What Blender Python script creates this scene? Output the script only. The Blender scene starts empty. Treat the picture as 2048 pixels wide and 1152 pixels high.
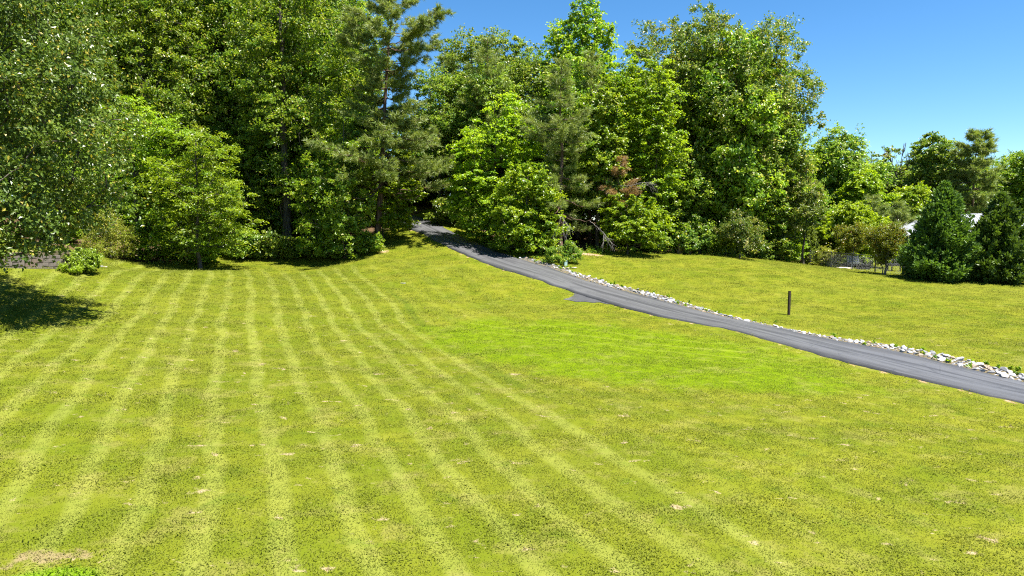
import bpy, bmesh, math, random
import numpy as np
from mathutils import Vector, Matrix

S = bpy.context.scene
COL = S.collection
R = math.radians

# ------------------------------------------------------------------ camera
CAM_H, PITCH, FPX = 4.8, R(5.3), 2048 * 24 / 36.0
cam_d = bpy.data.cameras.new('camera'); cam = bpy.data.objects.new('camera', cam_d); COL.objects.link(cam)
cam_d.sensor_width = 36; cam_d.lens = 24; cam_d.clip_start = 0.1; cam_d.clip_end = 3000
cam.location = (0, 0, CAM_H); cam.rotation_euler = (R(90) - PITCH, 0, 0)
S.camera = cam

# ------------------------------------------------------------------ sky, sun, exposure
SUN_EL = R(67)
SUN_XY = Vector((1.0, -0.50)).normalized()           # the sun stands high on the right
w = bpy.data.worlds.new('World'); S.world = w; w.use_nodes = True
nt = w.node_tree; nt.nodes.clear()
sky = nt.nodes.new('ShaderNodeTexSky'); sky.sky_type = 'NISHITA'; sky.sun_disc = False
sky.sun_elevation = SUN_EL; sky.sun_rotation = math.atan2(SUN_XY.x, SUN_XY.y)
sky.altitude = 1500; sky.air_density = 0.9; sky.dust_density = 0.05; sky.ozone_density = 3.0
hs = nt.nodes.new('ShaderNodeHueSaturation'); hs.inputs['Saturation'].default_value = 1.24
hs.inputs['Hue'].default_value = 0.496
bg = nt.nodes.new('ShaderNodeBackground'); bg.inputs['Strength'].default_value = 0.058
wo = nt.nodes.new('ShaderNodeOutputWorld')
nt.links.new(sky.outputs[0], hs.inputs['Color']); nt.links.new(hs.outputs[0], bg.inputs[0]); nt.links.new(bg.outputs[0], wo.inputs[0])
sd = bpy.data.lights.new('sun', 'SUN'); sun = bpy.data.objects.new('sun', sd); COL.objects.link(sun)
sd.energy = 5.0; sd.angle = R(0.53); sd.color = (1.0, 0.955, 0.87)
sv = Vector((SUN_XY.x * math.cos(SUN_EL), SUN_XY.y * math.cos(SUN_EL), math.sin(SUN_EL)))
sun.rotation_euler = sv.to_track_quat('Z', 'Y').to_euler(); sun.location = (40, 20, 60)
S.view_settings.view_transform = 'Standard'; S.view_settings.look = 'None'
S.view_settings.exposure = 1.9; S.view_settings.gamma = 1.0; S.view_settings.use_curve_mapping = False
S.render.engine = 'CYCLES'
S.cycles.max_bounces = 6; S.cycles.diffuse_bounces = 4; S.cycles.glossy_bounces = 2
S.cycles.transmission_bounces = 3; S.cycles.transparent_max_bounces = 4
S.cycles.caustics_reflective = False; S.cycles.caustics_refractive = False
S.cycles.use_denoising = False; S.cycles.filter_width = 1.15

# ------------------------------------------------------------------ photograph geometry -> metres
def ray(px, py, Y):
    xx = (px - 1024) / FPX; yy = (576 - py) / FPX
    t = Y / (math.cos(PITCH) + yy * math.sin(PITCH))
    return (xx * t, Y, CAM_H + t * (-math.sin(PITCH) + yy * math.cos(PITCH)))

CTRL_PX = [(2048,789,20.5),(1900,753,22.8),(1768,721,25),(1634,690,27.7),(1500,659,30.8),(1400,636,33.3),(1299,612.5,36),
 (1200,585,39),(1100,552,42),(1033,530,44.5),(950,502,48.5),(910,484,51),(866,463,54.5),(813,437,59.5),
 (250,540,42),(420,540,44),(600,546,45),(660,528,49.5),(755,490,51),(350,522,49),(520,524,50),(200,515,44),(130,537,34),(0,535,31),
 (0,580,28.5),(190,625,27.5),(0,655,23),(0,760,17.5),(0,900,13.3),(300,700,22.5),(500,700,24),(600,620,32),(800,620,34),
 (1000,650,31.5),(800,545,42.5),(900,545,42),(900,515,46.5),(820,505,48.5),(1578,630,35),(1620,531,58),(1805,549,49.5),(1875,560,47),
 (1985,565,45.5),(1300,510,52),(1450,512,53),(1560,525,55),(1200,510,48.5),(1130,531,44.3),(1800,620,36),(2048,640,33),(2048,725,23.7),
 (1700,660,31),(1400,580,40),(1250,560,42.5),(940,440,60),(1000,480,54)]
CTRL_W = [(-45,62,6.5),(-60,30,4),(-16,72,8),(-30,75,8),(8,72,5),(25,78,2.4),(50,80,2.2),(42,62,1.3),(58,45,1),(50,20,-.2),(30,5,-.3),(-30,5,.8),(-32,15,2.1),
 (0,-12,0),(0,0,0),(0,10,0),(15,8,-.1),(-12,8,.2),(4,15,0),(-24,30,3.2),(-28,38,4.2),(60,0,-.4),(-60,0,1)]
P = np.array([ray(*c) for c in CTRL_PX] + CTRL_W)
def _phi(d2):
    return np.where(d2 > 1e-9, 0.5 * d2 * np.log(np.maximum(d2, 1e-9)), 0.0)
_n = len(P)
_K = _phi(((P[:, None, :2] - P[None, :, :2]) ** 2).sum(-1)) + np.eye(_n) * 4.0
_A = np.zeros((_n + 3, _n + 3)); _A[:_n, :_n] = _K; _A[:_n, _n] = 1; _A[:_n, _n + 1:] = P[:, :2]; _A[_n, :_n] = 1; _A[_n + 1:, :_n] = P[:, :2].T
_sol = np.linalg.solve(_A, np.concatenate([P[:, 2], [0, 0, 0]]))
def tps(x, y):
    out = _sol[_n] + _sol[_n + 1] * x + _sol[_n + 2] * y
    for i in range(_n):
        out = out + _sol[i] * _phi((x - P[i, 0]) ** 2 + (y - P[i, 1]) ** 2)
    return out
def sstep(a, b, v):
    t = np.clip((v - a) / (b - a), 0, 1); return t * t * (3 - 2 * t)
def height(x, y):
    r = np.sqrt((x / 62) ** 2 + ((y - 34) / 50) ** 2)
    k = 1 - sstep(0.9, 1.5, r)
    base = 2.4 + 3.5 * sstep(10, -40, x) * sstep(20, 80, y) - 2 * sstep(30, -10, y)
    bump = 0.035 * np.sin(x * 0.9 + 1.3 * np.sin(y * 0.37)) + 0.03 * np.sin(y * 0.8 + x * 0.33)
    return k * tps(x, y) + (1 - k) * base + bump
XS = np.concatenate([-60 - np.array([900, 600, 400, 280, 190, 130, 90, 60, 40, 25, 15, 8, 3.5]), np.arange(-60, 60.01, 0.5), 60 + np.array([3.5, 8, 15, 25, 40, 60, 90, 130, 190, 280, 400, 600, 900])])
YS = np.concatenate([-14 - np.array([300, 180, 110, 70, 40, 22, 10, 4]), np.arange(-14, 92.01, 0.5), 92 + np.array([3, 8, 15, 25, 40, 65, 100, 160, 250, 400, 650, 1000])])
GX, GY = np.meshgrid(XS, YS)
GZ = height(GX, GY)
def Z(x, y):
    x = np.asarray(x, float); y = np.asarray(y, float)
    i = np.clip(np.searchsorted(XS, x) - 1, 0, len(XS) - 2); j = np.clip(np.searchsorted(YS, y) - 1, 0, len(YS) - 2)
    u = np.clip((x - XS[i]) / (XS[i + 1] - XS[i]), 0, 1); v = np.clip((y - YS[j]) / (YS[j + 1] - YS[j]), 0, 1)
    return (GZ[j, i] * (1 - u) + GZ[j, i + 1] * u) * (1 - v) + (GZ[j + 1, i] * (1 - u) + GZ[j + 1, i + 1] * u) * v
_YY = np.arange(4, 140, 0.1)
def ground(px, py):
    """where the sight line through a point of the photograph meets the ground"""
    xx = (px - 1024) / FPX; yy = (576 - py) / FPX
    t = _YY / (math.cos(PITCH) + yy * math.sin(PITCH))
    zz = CAM_H + t * (-math.sin(PITCH) + yy * math.cos(PITCH)); x = xx * t
    hit = np.nonzero(zz < Z(x, _YY))[0]
    k = hit[0] if len(hit) else len(_YY) - 1
    return np.array((x[k], _YY[k], float(Z(x[k], _YY[k]))))
def px_m(Y): return Y / FPX            # metres one photograph pixel spans at distance Y

# ------------------------------------------------------------------ mesh helpers
def mesh_np(name, V, F, mat=None, tint=None, smooth=False, uv=None):
    """V (n,3); F (m,k) of one face size"""
    V = np.asarray(V, np.float32); F = np.asarray(F, np.int32)
    me = bpy.data.meshes.new(name)
    m, k = F.shape
    me.vertices.add(len(V)); me.vertices.foreach_set('co', V.ravel())
    me.loops.add(m * k); me.loops.foreach_set('vertex_index', F.ravel())
    me.polygons.add(m); me.polygons.foreach_set('loop_start', np.arange(0, m * k, k, dtype=np.int32))
    me.polygons.foreach_set('loop_total', np.full(m, k, np.int32))
    if tint is not None:
        a = me.attributes.new('tint', 'FLOAT', 'FACE'); a.data.foreach_set('value', np.asarray(tint, np.float32))
    if uv is not None:
        l = me.uv_layers.new(name='UVMap'); l.data.foreach_set('uv', np.asarray(uv, np.float32)[F.ravel()].ravel())
    me.update(calc_edges=True)
    me.polygons.foreach_set('use_smooth', np.full(m, smooth, bool))
    if mat: me.materials.append(mat)
    return me
def link(name, me, parent=None, loc=None, **kw):
    o = bpy.data.objects.new(name, me); COL.objects.link(o)
    if parent: o.parent = parent
    if loc is not None: o.location = loc
    for k, v in kw.items(): o[k] = v
    return o
def thing(name, label, cat, loc, rz=0, group=None):
    o = bpy.data.objects.new(name, None); COL.objects.link(o); o.location = loc; o.rotation_euler = (0, 0, rz)
    o.empty_display_size = 0.3
    o['label'] = label; o['category'] = cat
    if group: o['group'] = group
    return o
def copy_thing(root, loc, rz, scale, label, group=None):
    r = root.copy(); COL.objects.link(r); r.location = loc; r.rotation_euler = (0, 0, rz)
    r.scale = scale if hasattr(scale, '__len__') else (scale,) * 3
    r['label'] = label
    if group: r['group'] = group
    elif 'group' in r: del r['group']
    for ch in root.children:
        c = ch.copy(); COL.objects.link(c); c.parent = r
        for g in ch.children:
            d = g.copy(); COL.objects.link(d); d.parent = c
    return r
def tubes(P0, P1, R0, R1, k=5):
    P0 = np.asarray(P0, float); P1 = np.asarray(P1, float); n = len(P0)
    d = P1 - P0; d /= np.maximum(np.linalg.norm(d, axis=1, keepdims=True), 1e-6)
    ref = np.where(np.abs(d[:, 2:3]) > .9, np.array([[1., 0, 0]]), np.array([[0, 0, 1.]]))
    a = np.cross(d, ref); a /= np.linalg.norm(a, axis=1, keepdims=True); b = np.cross(d, a)
    th = np.arange(k) * 2 * math.pi / k
    ring = a[:, None, :] * np.cos(th)[None, :, None] + b[:, None, :] * np.sin(th)[None, :, None]
    V = np.concatenate([P0[:, None] + ring * np.asarray(R0)[:, None, None], P1[:, None] + ring * np.asarray(R1)[:, None, None]], 1).reshape(-1, 3)
    base = (np.arange(n) * 2 * k)[:, None]; i = np.arange(k); j = (i + 1) % k
    F = np.stack([base + j, base + i, base + k + i, base + k + j], -1).reshape(-1, 4)
    return V, F
def sweep(pts, rad, k=10, rng=None, rough=0.06):
    pts = np.asarray(pts, float); n = len(pts)
    d = np.gradient(pts, axis=0); d /= np.linalg.norm(d, axis=1, keepdims=True)
    a = np.cross(d, np.array([0.13, 1, 0.07])); a /= np.linalg.norm(a, axis=1, keepdims=True); b = np.cross(d, a)
    th = np.arange(k) * 2 * math.pi / k
    rr = np.asarray(rad)[:, None] * (1 + (rng.normal(0, rough, (n, k)) if rng is not None else 0))
    V = (pts[:, None] + (a[:, None] * np.cos(th)[None, :, None] + b[:, None] * np.sin(th)[None, :, None]) * rr[..., None]).reshape(-1, 3)
    i = np.arange(k); j = (i + 1) % k
    F = (np.arange(n - 1) * k)[:, None, None] + np.stack([i, j, k + j, k + i], -1)[None]
    return V, F.reshape(-1, 4)
def box_bm(bm, c, s, rz=0, bev=0.0):
    r = bmesh.ops.create_cube(bm, size=1.0)
    vs = r['verts']
    bmesh.ops.scale(bm, vec=s, verts=vs)
    if rz: bmesh.ops.rotate(bm, verts=vs, cent=(0, 0, 0), matrix=Matrix.Rotation(rz, 3, 'Z'))
    bmesh.ops.translate(bm, vec=c, verts=vs)
    if bev:
        es = list({e for v in vs for e in v.link_edges})
        bmesh.ops.bevel(bm, geom=es, offset=bev, segments=2, affect='EDGES', clamp_overlap=True)
def bm_mesh(name, bm, mat, smooth=False):
    me = bpy.data.meshes.new(name); bmesh.ops.recalc_face_normals(bm, faces=bm.faces[:]); bm.to_mesh(me); bm.free()
    me.materials.append(mat)
    if smooth: me.polygons.foreach_set('use_smooth', np.ones(len(me.polygons), bool))
    return me
def boxes(name, mat, items):
    bm = bmesh.new()
    for it in items: box_bm(bm, *it)
    return bm_mesh(name, bm, mat)

# ------------------------------------------------------------------ materials
class NT:
    def __init__(s, name):
        s.m = bpy.data.materials.new(name); s.m.use_nodes = True; s.t = s.m.node_tree; s.t.nodes.clear()
        s.out = s.t.nodes.new('ShaderNodeOutputMaterial')
    def n(s, kind, **kw):
        nd = s.t.nodes.new('ShaderNode' + kind)
        for k, v in kw.items(): setattr(nd, k, v)
        return nd
    def link(s, a, b): s.t.links.new(a, b)
    def val(s, sock, v):
        if hasattr(v, 'is_linked') or isinstance(v, bpy.types.NodeSocket): s.link(v, sock)
        else: sock.default_value = v
    def math(s, op, a, b=0.0, c=None, clamp=False):
        nd = s.n('Math', operation=op, use_clamp=clamp); s.val(nd.inputs[0], a); s.val(nd.inputs[1], b)
        if c is not None: s.val(nd.inputs[2], c)
        return nd.outputs[0]
    def mr(s, v, a, b, c=0.0, d=1.0, smooth=True):
        nd = s.n('MapRange', interpolation_type='SMOOTHSTEP' if smooth else 'LINEAR')
        s.val(nd.inputs[0], v)
        for i, q in enumerate((a, b, c, d)): nd.inputs[i + 1].default_value = q
        return nd.outputs[0]
    def mix(s, f, a, b, mode='MIX'):
        nd = s.n('Mix', data_type='RGBA', blend_type=mode); s.val(nd.inputs[0], f)
        for i, q in ((6, a), (7, b)):
            if isinstance(q, tuple): nd.inputs[i].default_value = (*q[:3], 1)
            else: s.link(q, nd.inputs[i])
        return nd.outputs[2]
    def noise(s, vec, scale, detail=3, rough=.55, dist=0.0, out=0):
        nd = s.n('TexNoise'); nd.inputs['Scale'].default_value = scale; nd.inputs['Detail'].default_value = detail
        nd.inputs['Roughness'].default_value = rough; nd.inputs['Distortion'].default_value = dist
        if vec is not None: s.link(vec, nd.inputs['Vector'])
        return nd.outputs[out]
    def mapping(s, vec, scale=(1, 1, 1), rot=(0, 0, 0), loc=(0, 0, 0)):
        nd = s.n('Mapping'); s.link(vec, nd.inputs[0]); nd.inputs['Scale'].default_value = scale
        nd.inputs['Rotation'].default_value = rot; nd.inputs['Location'].default_value = loc
        return nd.outputs[0]
    def bump(s, h, strength=.5, dist=.05):
        nd = s.n('Bump'); nd.inputs['Strength'].default_value = strength; nd.inputs['Distance'].default_value = dist
        s.link(h, nd.inputs['Height']); return nd.outputs[0]
    def principled(s, col, rough=.7, spec=.3, normal=None, metal=0.0):
        p = s.n('BsdfPrincipled')
        if isinstance(col, tuple): p.inputs['Base Color'].default_value = (*col[:3], 1)
        else: s.link(col, p.inputs['Base Color'])
        s.val(p.inputs['Roughness'], rough); s.val(p.inputs['Specular IOR Level'], spec); p.inputs['Metallic'].default_value = metal
        if normal is not None: s.link(normal, p.inputs['Normal'])
        return p
    def done(s, shader): s.link(shader, s.out.inputs[0]); return s.m

def leaf_mat(name, dark, light, odd=None, trans=.42, rough=.40, spec=.5, tcol=1.25, odd_from=.93):
    t = NT(name)
    at = t.n('Attribute', attribute_name='tint'); oi = t.n('ObjectInfo')
    col = t.mix(at.outputs['Fac'], dark, light)
    if odd: col = t.mix(t.mr(at.outputs['Fac'], odd_from, odd_from + .03), col, odd)
    hsv = t.n('HueSaturation'); t.link(col, hsv.inputs['Color'])
    t.link(t.math('MULTIPLY_ADD', oi.outputs['Random'], .012, .491), hsv.inputs['Hue'])
    t.link(t.math('MULTIPLY_ADD', oi.outputs['Random'], .35, .85), hsv.inputs['Value'])
    p = t.principled(hsv.outputs[0], rough, spec)
    tr = t.n('BsdfTranslucent')
    g = t.n('Mix', data_type='RGBA', blend_type='MULTIPLY'); g.inputs[0].default_value = 1
    t.link(hsv.outputs[0], g.inputs[6]); g.inputs[7].default_value = (tcol * 1.02, tcol, tcol * .5, 1)
    t.link(g.outputs[2], tr.inputs['Color'])
    mx = t.n('MixShader'); mx.inputs[0].default_value = trans
    t.link(p.outputs[0], mx.inputs[1]); t.link(tr.outputs[0], mx.inputs[2])
    return t.done(mx.outputs[0])
def bark_mat(name, a, b, scale=6):
    t = NT(name); tc = t.n('TexCoord')
    v = t.mapping(tc.outputs['Object'], (scale, scale, scale * .22))
    n = t.noise(v, 1.0, 5, .65)
    c = t.mix(t.mr(n, .35, .65), a, b)
    return t.done(t.principled(c, .9, .15, t.bump(n, .8, .04)).outputs[0])
def plain_mat(name, a, b=None, scale=8, rough=.7, spec=.3, metal=0.0, bump=.2):
    t = NT(name); tc = t.n('TexCoord')
    n = t.noise(tc.outputs['Object'], scale, 5, .6)
    b = b or tuple(c * .75 for c in a)
    return t.done(t.principled(t.mix(t.mr(n, .3, .7), b, a), rough, spec, t.bump(n, bump, .02), metal).outputs[0])

STRIPE_E = (0.929, 0.370)
def lawn_colour(t):
    """mown-lawn colour by place: mower stripes, lush patch, clover, thatch, bare soil"""
    g = t.n('NewGeometry'); pos = g.outputs['Position']
    sp = t.n('SeparateXYZ'); t.link(pos, sp.inputs[0]); x, y = sp.outputs[0], sp.outputs[1]
    flat = t.n('CombineXYZ'); t.link(x, flat.inputs[0]); t.link(y, flat.inputs[1]); v = flat.outputs[0]
    nbig = t.noise(v, .11, 3, .55); nmid = t.noise(v, .55, 4, .6); nfine = t.noise(v, 3.1, 4, .65); nvf = t.noise(v, 14, 3, .7)
    # base
    col = t.mix(t.mr(nmid, .32, .68), (.126, .162, .007), (.202, .213, .016))
    col = t.mix(t.math('MULTIPLY', t.mr(nbig, .45, .7), .55), col, (.195, .205, .022))
    # mower stripes
    wob = t.math('MULTIPLY_ADD', t.noise(v, .13, 3, .6), 1.3, -.65)
    u = t.math('ADD', t.math('ADD', t.math('MULTIPLY', x, STRIPE_E[0]), t.math('MULTIPLY', y, STRIPE_E[1])), wob)
    wv = t.math('SINE', t.math('MULTIPLY_ADD', u, 2 * math.pi / 1.10, math.pi / 2 + 1.77 * 2 * math.pi / 1.10))
    wv = t.math('ADD', wv, t.math('MULTIPLY_ADD', nmid, .5, -.25))
    st = t.mr(wv, .12, .95)
    fade = t.math('MULTIPLY', t.mr(u, 6.9, 8.2, 1.0, .28), t.mr(y, 44, 48, 1.0, 0.0))
    fade = t.math('MULTIPLY', fade, t.mr(u, 11.0, 15.0, 1.0, 0.0))
    fade = t.math('MULTIPLY', fade, t.mr(t.noise(v, .3, 2), .25, .6, .65, 1.0))
    dark = t.mix(t.math('MULTIPLY', fade, .45), col, (.118, .150, .010))
    light = t.mix(t.math('MULTIPLY', fade, .46), col, (.258, .285, .066))
    col = t.mix(st, dark, light)
    # deeper green clover / fescue patches
    col = t.mix(t.math('MULTIPLY', t.mr(t.noise(v, 1.15, 5, .68, .6), .55, .70), .55), col, (.100, .155, .014))
    # damp line at the edge of the striped lawn
    ln = t.math('ABSOLUTE', t.math('ADD', u, -7.7)); ln = t.mr(t.math('ADD', ln, t.math('MULTIPLY_ADD', nfine, 1.0, -.45)), .05, .42, 1.0, 0.0)
    ln = t.math('MULTIPLY', ln, t.math('MULTIPLY', t.mr(y, 17, 21), t.mr(y, 36, 40, 1.0, 0.0)))
    col = t.mix(t.math('MULTIPLY', ln, .60), col, (.078, .125, .010))
    # lush patch between the stripes and the driveway
    a = math.atan2(-7.7, 12.5)
    dx = t.math('ADD', x, -4.2); dy = t.math('ADD', y, -26.2)
    p = t.math('ADD', t.math('MULTIPLY', dx, math.cos(a)), t.math('MULTIPLY', dy, math.sin(a)))
    q = t.math('SUBTRACT', t.math('MULTIPLY', dy, math.cos(a)), t.math('MULTIPLY', dx, math.sin(a)))
    rr = t.math('SQRT', t.math('ADD', t.math('POWER', t.math('MULTIPLY', p, 1 / 9.8), 2), t.math('POWER', t.math('MULTIPLY', q, 1 / 5.5), 2)))
    lush = t.mr(t.math('ADD', rr, t.math('MULTIPLY_ADD', nmid, .7, -.35)), .70, 1.04, 1.0, 0.0)
    col = t.mix(t.math('MULTIPLY', lush, 1.0), col, t.mix(t.mr(nfine, .3, .7), (.118, .190, .002), (.165, .232, .003)))
    # faint tracks across the lush patch, along the driveway
    tr = t.math('SINE', t.math('ADD', t.math('MULTIPLY', t.math('ADD', q, t.math('MULTIPLY', p, -.10)), 5.6), t.math('MULTIPLY', nmid, 2.0)))
    col = t.mix(t.math('MULTIPLY', t.math('MULTIPLY', t.mr(tr, .6, 1.0), t.mr(q, -1.0, 1.5)), t.math('MULTIPLY', lush, .45)), col, (.24, .29, .03))
    # thatch and bare soil
    near = t.mr(y, 20, 34, 1.0, .35)
    col = t.mix(t.math('MULTIPLY', t.mr(t.noise(v, .8, 6, .72), .50, .66), t.math('MULTIPLY', .42, near)), col, (.28, .245, .080))
    sv2 = t.mapping(v, (1.0, 1.6, 1), (0, 0, .5))
    soil = t.mr(t.noise(sv2, 1.7, 5, .66, .4), .615, .70)
    soil = t.math('MULTIPLY', t.math('MULTIPLY', soil, t.math('SUBTRACT', 1.0, lush)), t.mr(y, 22, 40, .9, 0.1))
    col = t.mix(soil, col, (.44, .335, .215))
    # the scuffed corner at the lower left
    cx = t.math('ADD', x, 6.7); cy = t.math('ADD', y, -9.35)
    cr = t.math('SQRT', t.math('ADD', t.math('MULTIPLY', t.math('POWER', cx, 2), .30), t.math('MULTIPLY', t.math('POWER', cy, 2), 1.8)))
    col = t.mix(t.mr(t.math('ADD', cr, t.math('MULTIPLY_ADD', nfine, 1.6, -.7)), .22, .52, .75, 0.0), col, (.30, .22, .13))
    wx = t.math('ADD', x, 6.15); wy_ = t.math('ADD', y, -8.75)
    wr = t.math('SQRT', t.math('ADD', t.math('MULTIPLY', t.math('POWER', wx, 2), 1.6), t.math('MULTIPLY', t.math('POWER', wy_, 2), 5.0)))
    col = t.mix(t.mr(t.math('ADD', wr, t.math('MULTIPLY_ADD', nfine, .6, -.3)), .5, 1.0, .9, 0.0), col, (.16, .30, .006))
    # grain
    col = t.mix(t.mr(nvf, .3, .7, .0, .20), col, t.mix(.5, col, (.09, .12, .012)))
    hv = t.n('HueSaturation'); t.link(col, hv.inputs['Color']); hv.inputs['Value'].default_value = .90
    return hv.outputs[0], nfine, nvf, sp

def lawn_mat():
    t = NT('lawn_ground'); col, nfine, nvf, sp = lawn_colour(t)
    g = t.n('NewGeometry')
    at = t.n('Attribute', attribute_name='wood')
    litter = t.mix(t.noise(g.outputs['Position'], 2.5, 6, .7), (.05, .033, .018), (.17, .11, .06))
    m = t.mr(t.math('ADD', at.outputs['Fac'], t.math('MULTIPLY_ADD', nfine, .5, -.25)), .4, .6)
    col = t.mix(m, col, litter)
    s2 = t.n('Attribute', attribute_name='soil')
    sand = t.mix(t.noise(g.outputs['Position'], 6, 4, .6), (.34, .20, .12), (.50, .33, .22))
    col = t.mix(t.mr(t.math('ADD', s2.outputs['Fac'], t.math('MULTIPLY_ADD', nfine, .6, -.3)), .4, .6), col, sand)
    thin = t.n('HueSaturation'); t.link(col, thin.inputs['Color']); thin.inputs['Value'].default_value = .70
    return t.done(t.principled(thin.outputs[0], .9, .04, t.bump(nvf, .35, .04)).outputs[0])
def blade_mat():
    t = NT('grass_blades'); col, nfine, nvf, sp = lawn_colour(t)
    at = t.n('Attribute', attribute_name='tint')
    col = t.mix(at.outputs['Fac'], t.mix(.10, col, (.13, .18, .012)), t.mix(.35, col, (.42, .45, .09)))
    p = t.principled(col, .65, .06); tr = t.n('BsdfTranslucent'); t.link(col, tr.inputs[0])
    mx = t.n('MixShader'); mx.inputs[0].default_value = .5
    t.link(p.outputs[0], mx.inputs[1]); t.link(tr.outputs[0], mx.inputs[2])
    return t.done(mx.outputs[0])
def asphalt_mat(name='asphalt', base=(.022, .0225, .0255), worn=(.070, .071, .076)):
    t = NT(name); uv = t.n('UVMap'); g = t.n('NewGeometry')
    streak = t.noise(t.mapping(uv.outputs[0], (1.7, .10, 1)), 1.6, 5, .62, .5)
    n2 = t.noise(g.outputs['Position'], 1.1, 4, .6); n3 = t.noise(g.outputs['Position'], 38, 3, .7)
    sx = t.n('SeparateXYZ'); t.link(uv.outputs[0], sx.inputs[0])
    track = t.math('ABSOLUTE', t.math('SUBTRACT', t.math('ABSOLUTE', sx.outputs[0]), .72))
    track = t.mr(t.math('ADD', track, t.math('MULTIPLY_ADD', streak, .5, -.25)), .02, .42, 1.0, 0.0)
    c = t.mix(t.mr(streak, .40, .60), base, worn)
    c = t.mix(t.math('MULTIPLY', track, .45), c, (.066, .066, .069))
    c = t.mix(t.math('MULTIPLY', t.mr(n2, .55, .72), .4), c, (.026, .027, .033))
    edge = t.mr(t.math('ADD', t.math('ABSOLUTE', sx.outputs[0]), t.math('MULTIPLY_ADD', n2, .3, -.15)), 1.12, 1.35)
    c = t.mix(t.math('MULTIPLY', edge, .7), c, (.022, .023, .026))
    c = t.mix(t.mr(n3, .35, .75, 0, .30), c, t.mix(.5, c, (.15, .15, .16)))
    vo = t.n('TexVoronoi', feature='DISTANCE_TO_EDGE'); vo.inputs['Scale'].default_value = .8; t.link(t.mapping(g.outputs['Position'], (1, .7, 1)), vo.inputs['Vector'])
    crk = t.math('MULTIPLY', t.mr(vo.outputs['Distance'], .004, .016, 1.0, 0.0), t.mr(n2, .48, .6))
    c = t.mix(t.math('MULTIPLY', crk, .3), c, (.012, .012, .014))
    return t.done(t.principled(c, t.mr(streak, .3, .7, .62, .48), .45, t.bump(n3, .45, .01)).outputs[0])
def rock_mat(name, a, b, c):
    t = NT(name); tc = t.n('TexCoord'); oi = t.n('ObjectInfo')
    n = t.noise(tc.outputs['Object'], 9, 5, .65); n2 = t.noise(tc.outputs['Object'], 3, 3, .5)
    col = t.mix(t.mr(n, .3, .7), a, b); col = t.mix(t.math('MULTIPLY', t.mr(n2, .5, .7), .6), col, c)
    hsv = t.n('HueSaturation'); t.link(col, hsv.inputs['Color']); t.link(t.math('MULTIPLY_ADD', oi.outputs['Random'], .55, .7), hsv.inputs['Value'])
    return t.done(t.principled(hsv.outputs[0], .8, .25, t.bump(n, .5, .02)).outputs[0])

M = {}
M['lawn'] = lawn_mat(); M['blade'] = blade_mat(); M['asphalt'] = asphalt_mat()
M['apron'] = asphalt_mat('old_asphalt', (.05, .052, .058), (.10, .10, .105))
M['bark'] = bark_mat('bark_grey', (.035, .028, .022), (.105, .09, .075))
M['bark_pine'] = bark_mat('bark_pine', (.045, .028, .02), (.15, .095, .07), 5)
M['bark_pale'] = bark_mat('bark_pale', (.12, .10, .085), (.27, .24, .21))
M['deadwood'] = bark_mat('dead_wood', (.11, .098, .09), (.25, .23, .215), 10)
M['oak'] = leaf_mat('leaf_oak', (.064, .168, .014), (.280, .375, .024), (.42, .42, .085), trans=.54)  # the bright yellow odd leaves paint speckled highlights into the crown
M['catkin'] = leaf_mat('leaf_chestnut_oak', (.060, .130, .016), (.215, .260, .036), (.42, .37, .13), odd_from=.84, trans=.45)
M['maple'] = leaf_mat('leaf_maple', (.090, .200, .010), (.310, .400, .016), trans=.52)
M['hornbeam'] = leaf_mat('leaf_hornbeam', (.085, .195, .012), (.295, .385, .018), trans=.52)
M['poplar'] = leaf_mat('leaf_tulip_poplar', (.075, .190, .012), (.285, .375, .022), (.40, .42, .08), trans=.50)
M['wood'] = leaf_mat('leaf_wood', (.060, .155, .022), (.245, .335, .032), (.38, .39, .09), trans=.54)
M['pear'] = leaf_mat('leaf_pear', (.045, .088, .012), (.125, .175, .022), (.32, .27, .04), trans=.36, rough=.36, spec=.38, odd_from=.95)
M['yew'] = leaf_mat('leaf_yew', (.15, .215, .018), (.37, .40, .05), (.42, .30, .14), trans=.45, odd_from=.92)
M['azalea'] = leaf_mat('leaf_azalea', (.090, .160, .012), (.230, .300, .022), trans=.4)
M['crape'] = leaf_mat('leaf_crape_myrtle', (.095, .140, .010), (.230, .250, .016), (.26, .15, .02), trans=.45, odd_from=.9)
M['gold'] = leaf_mat('leaf_golden', (.165, .255, .010), (.280, .370, .018), trans=.5)
M['pine'] = leaf_mat('needle_pine', (0.094, 0.158, 0.026), (0.238, 0.285, 0.062), (.22, .17, .07), trans=.35, rough=.5, odd_from=.97)
M['pine_dry'] = leaf_mat('needle_dry', (.24, .15, .06), (.40, .27, .11), (.20, .17, .05), trans=.35)
M['cypress'] = leaf_mat('leaf_cypress', (.036, .088, .014), (.105, .180, .020), trans=.30, rough=.55)
M['straw'] = leaf_mat('dry_stalk', (.30, .22, .10), (.46, .36, .18), trans=.3)

# ------------------------------------------------------------------ the ground
VP = np.stack([GX.ravel(), GY.ravel(), GZ.ravel()], 1)
nx, ny = len(XS), len(YS)
ii, jj = np.meshgrid(np.arange(nx - 1), np.arange(ny - 1)); b0 = (jj * nx + ii).ravel()
VF = np.stack([b0, b0 + 1, b0 + nx + 1, b0 + nx], 1)

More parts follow.
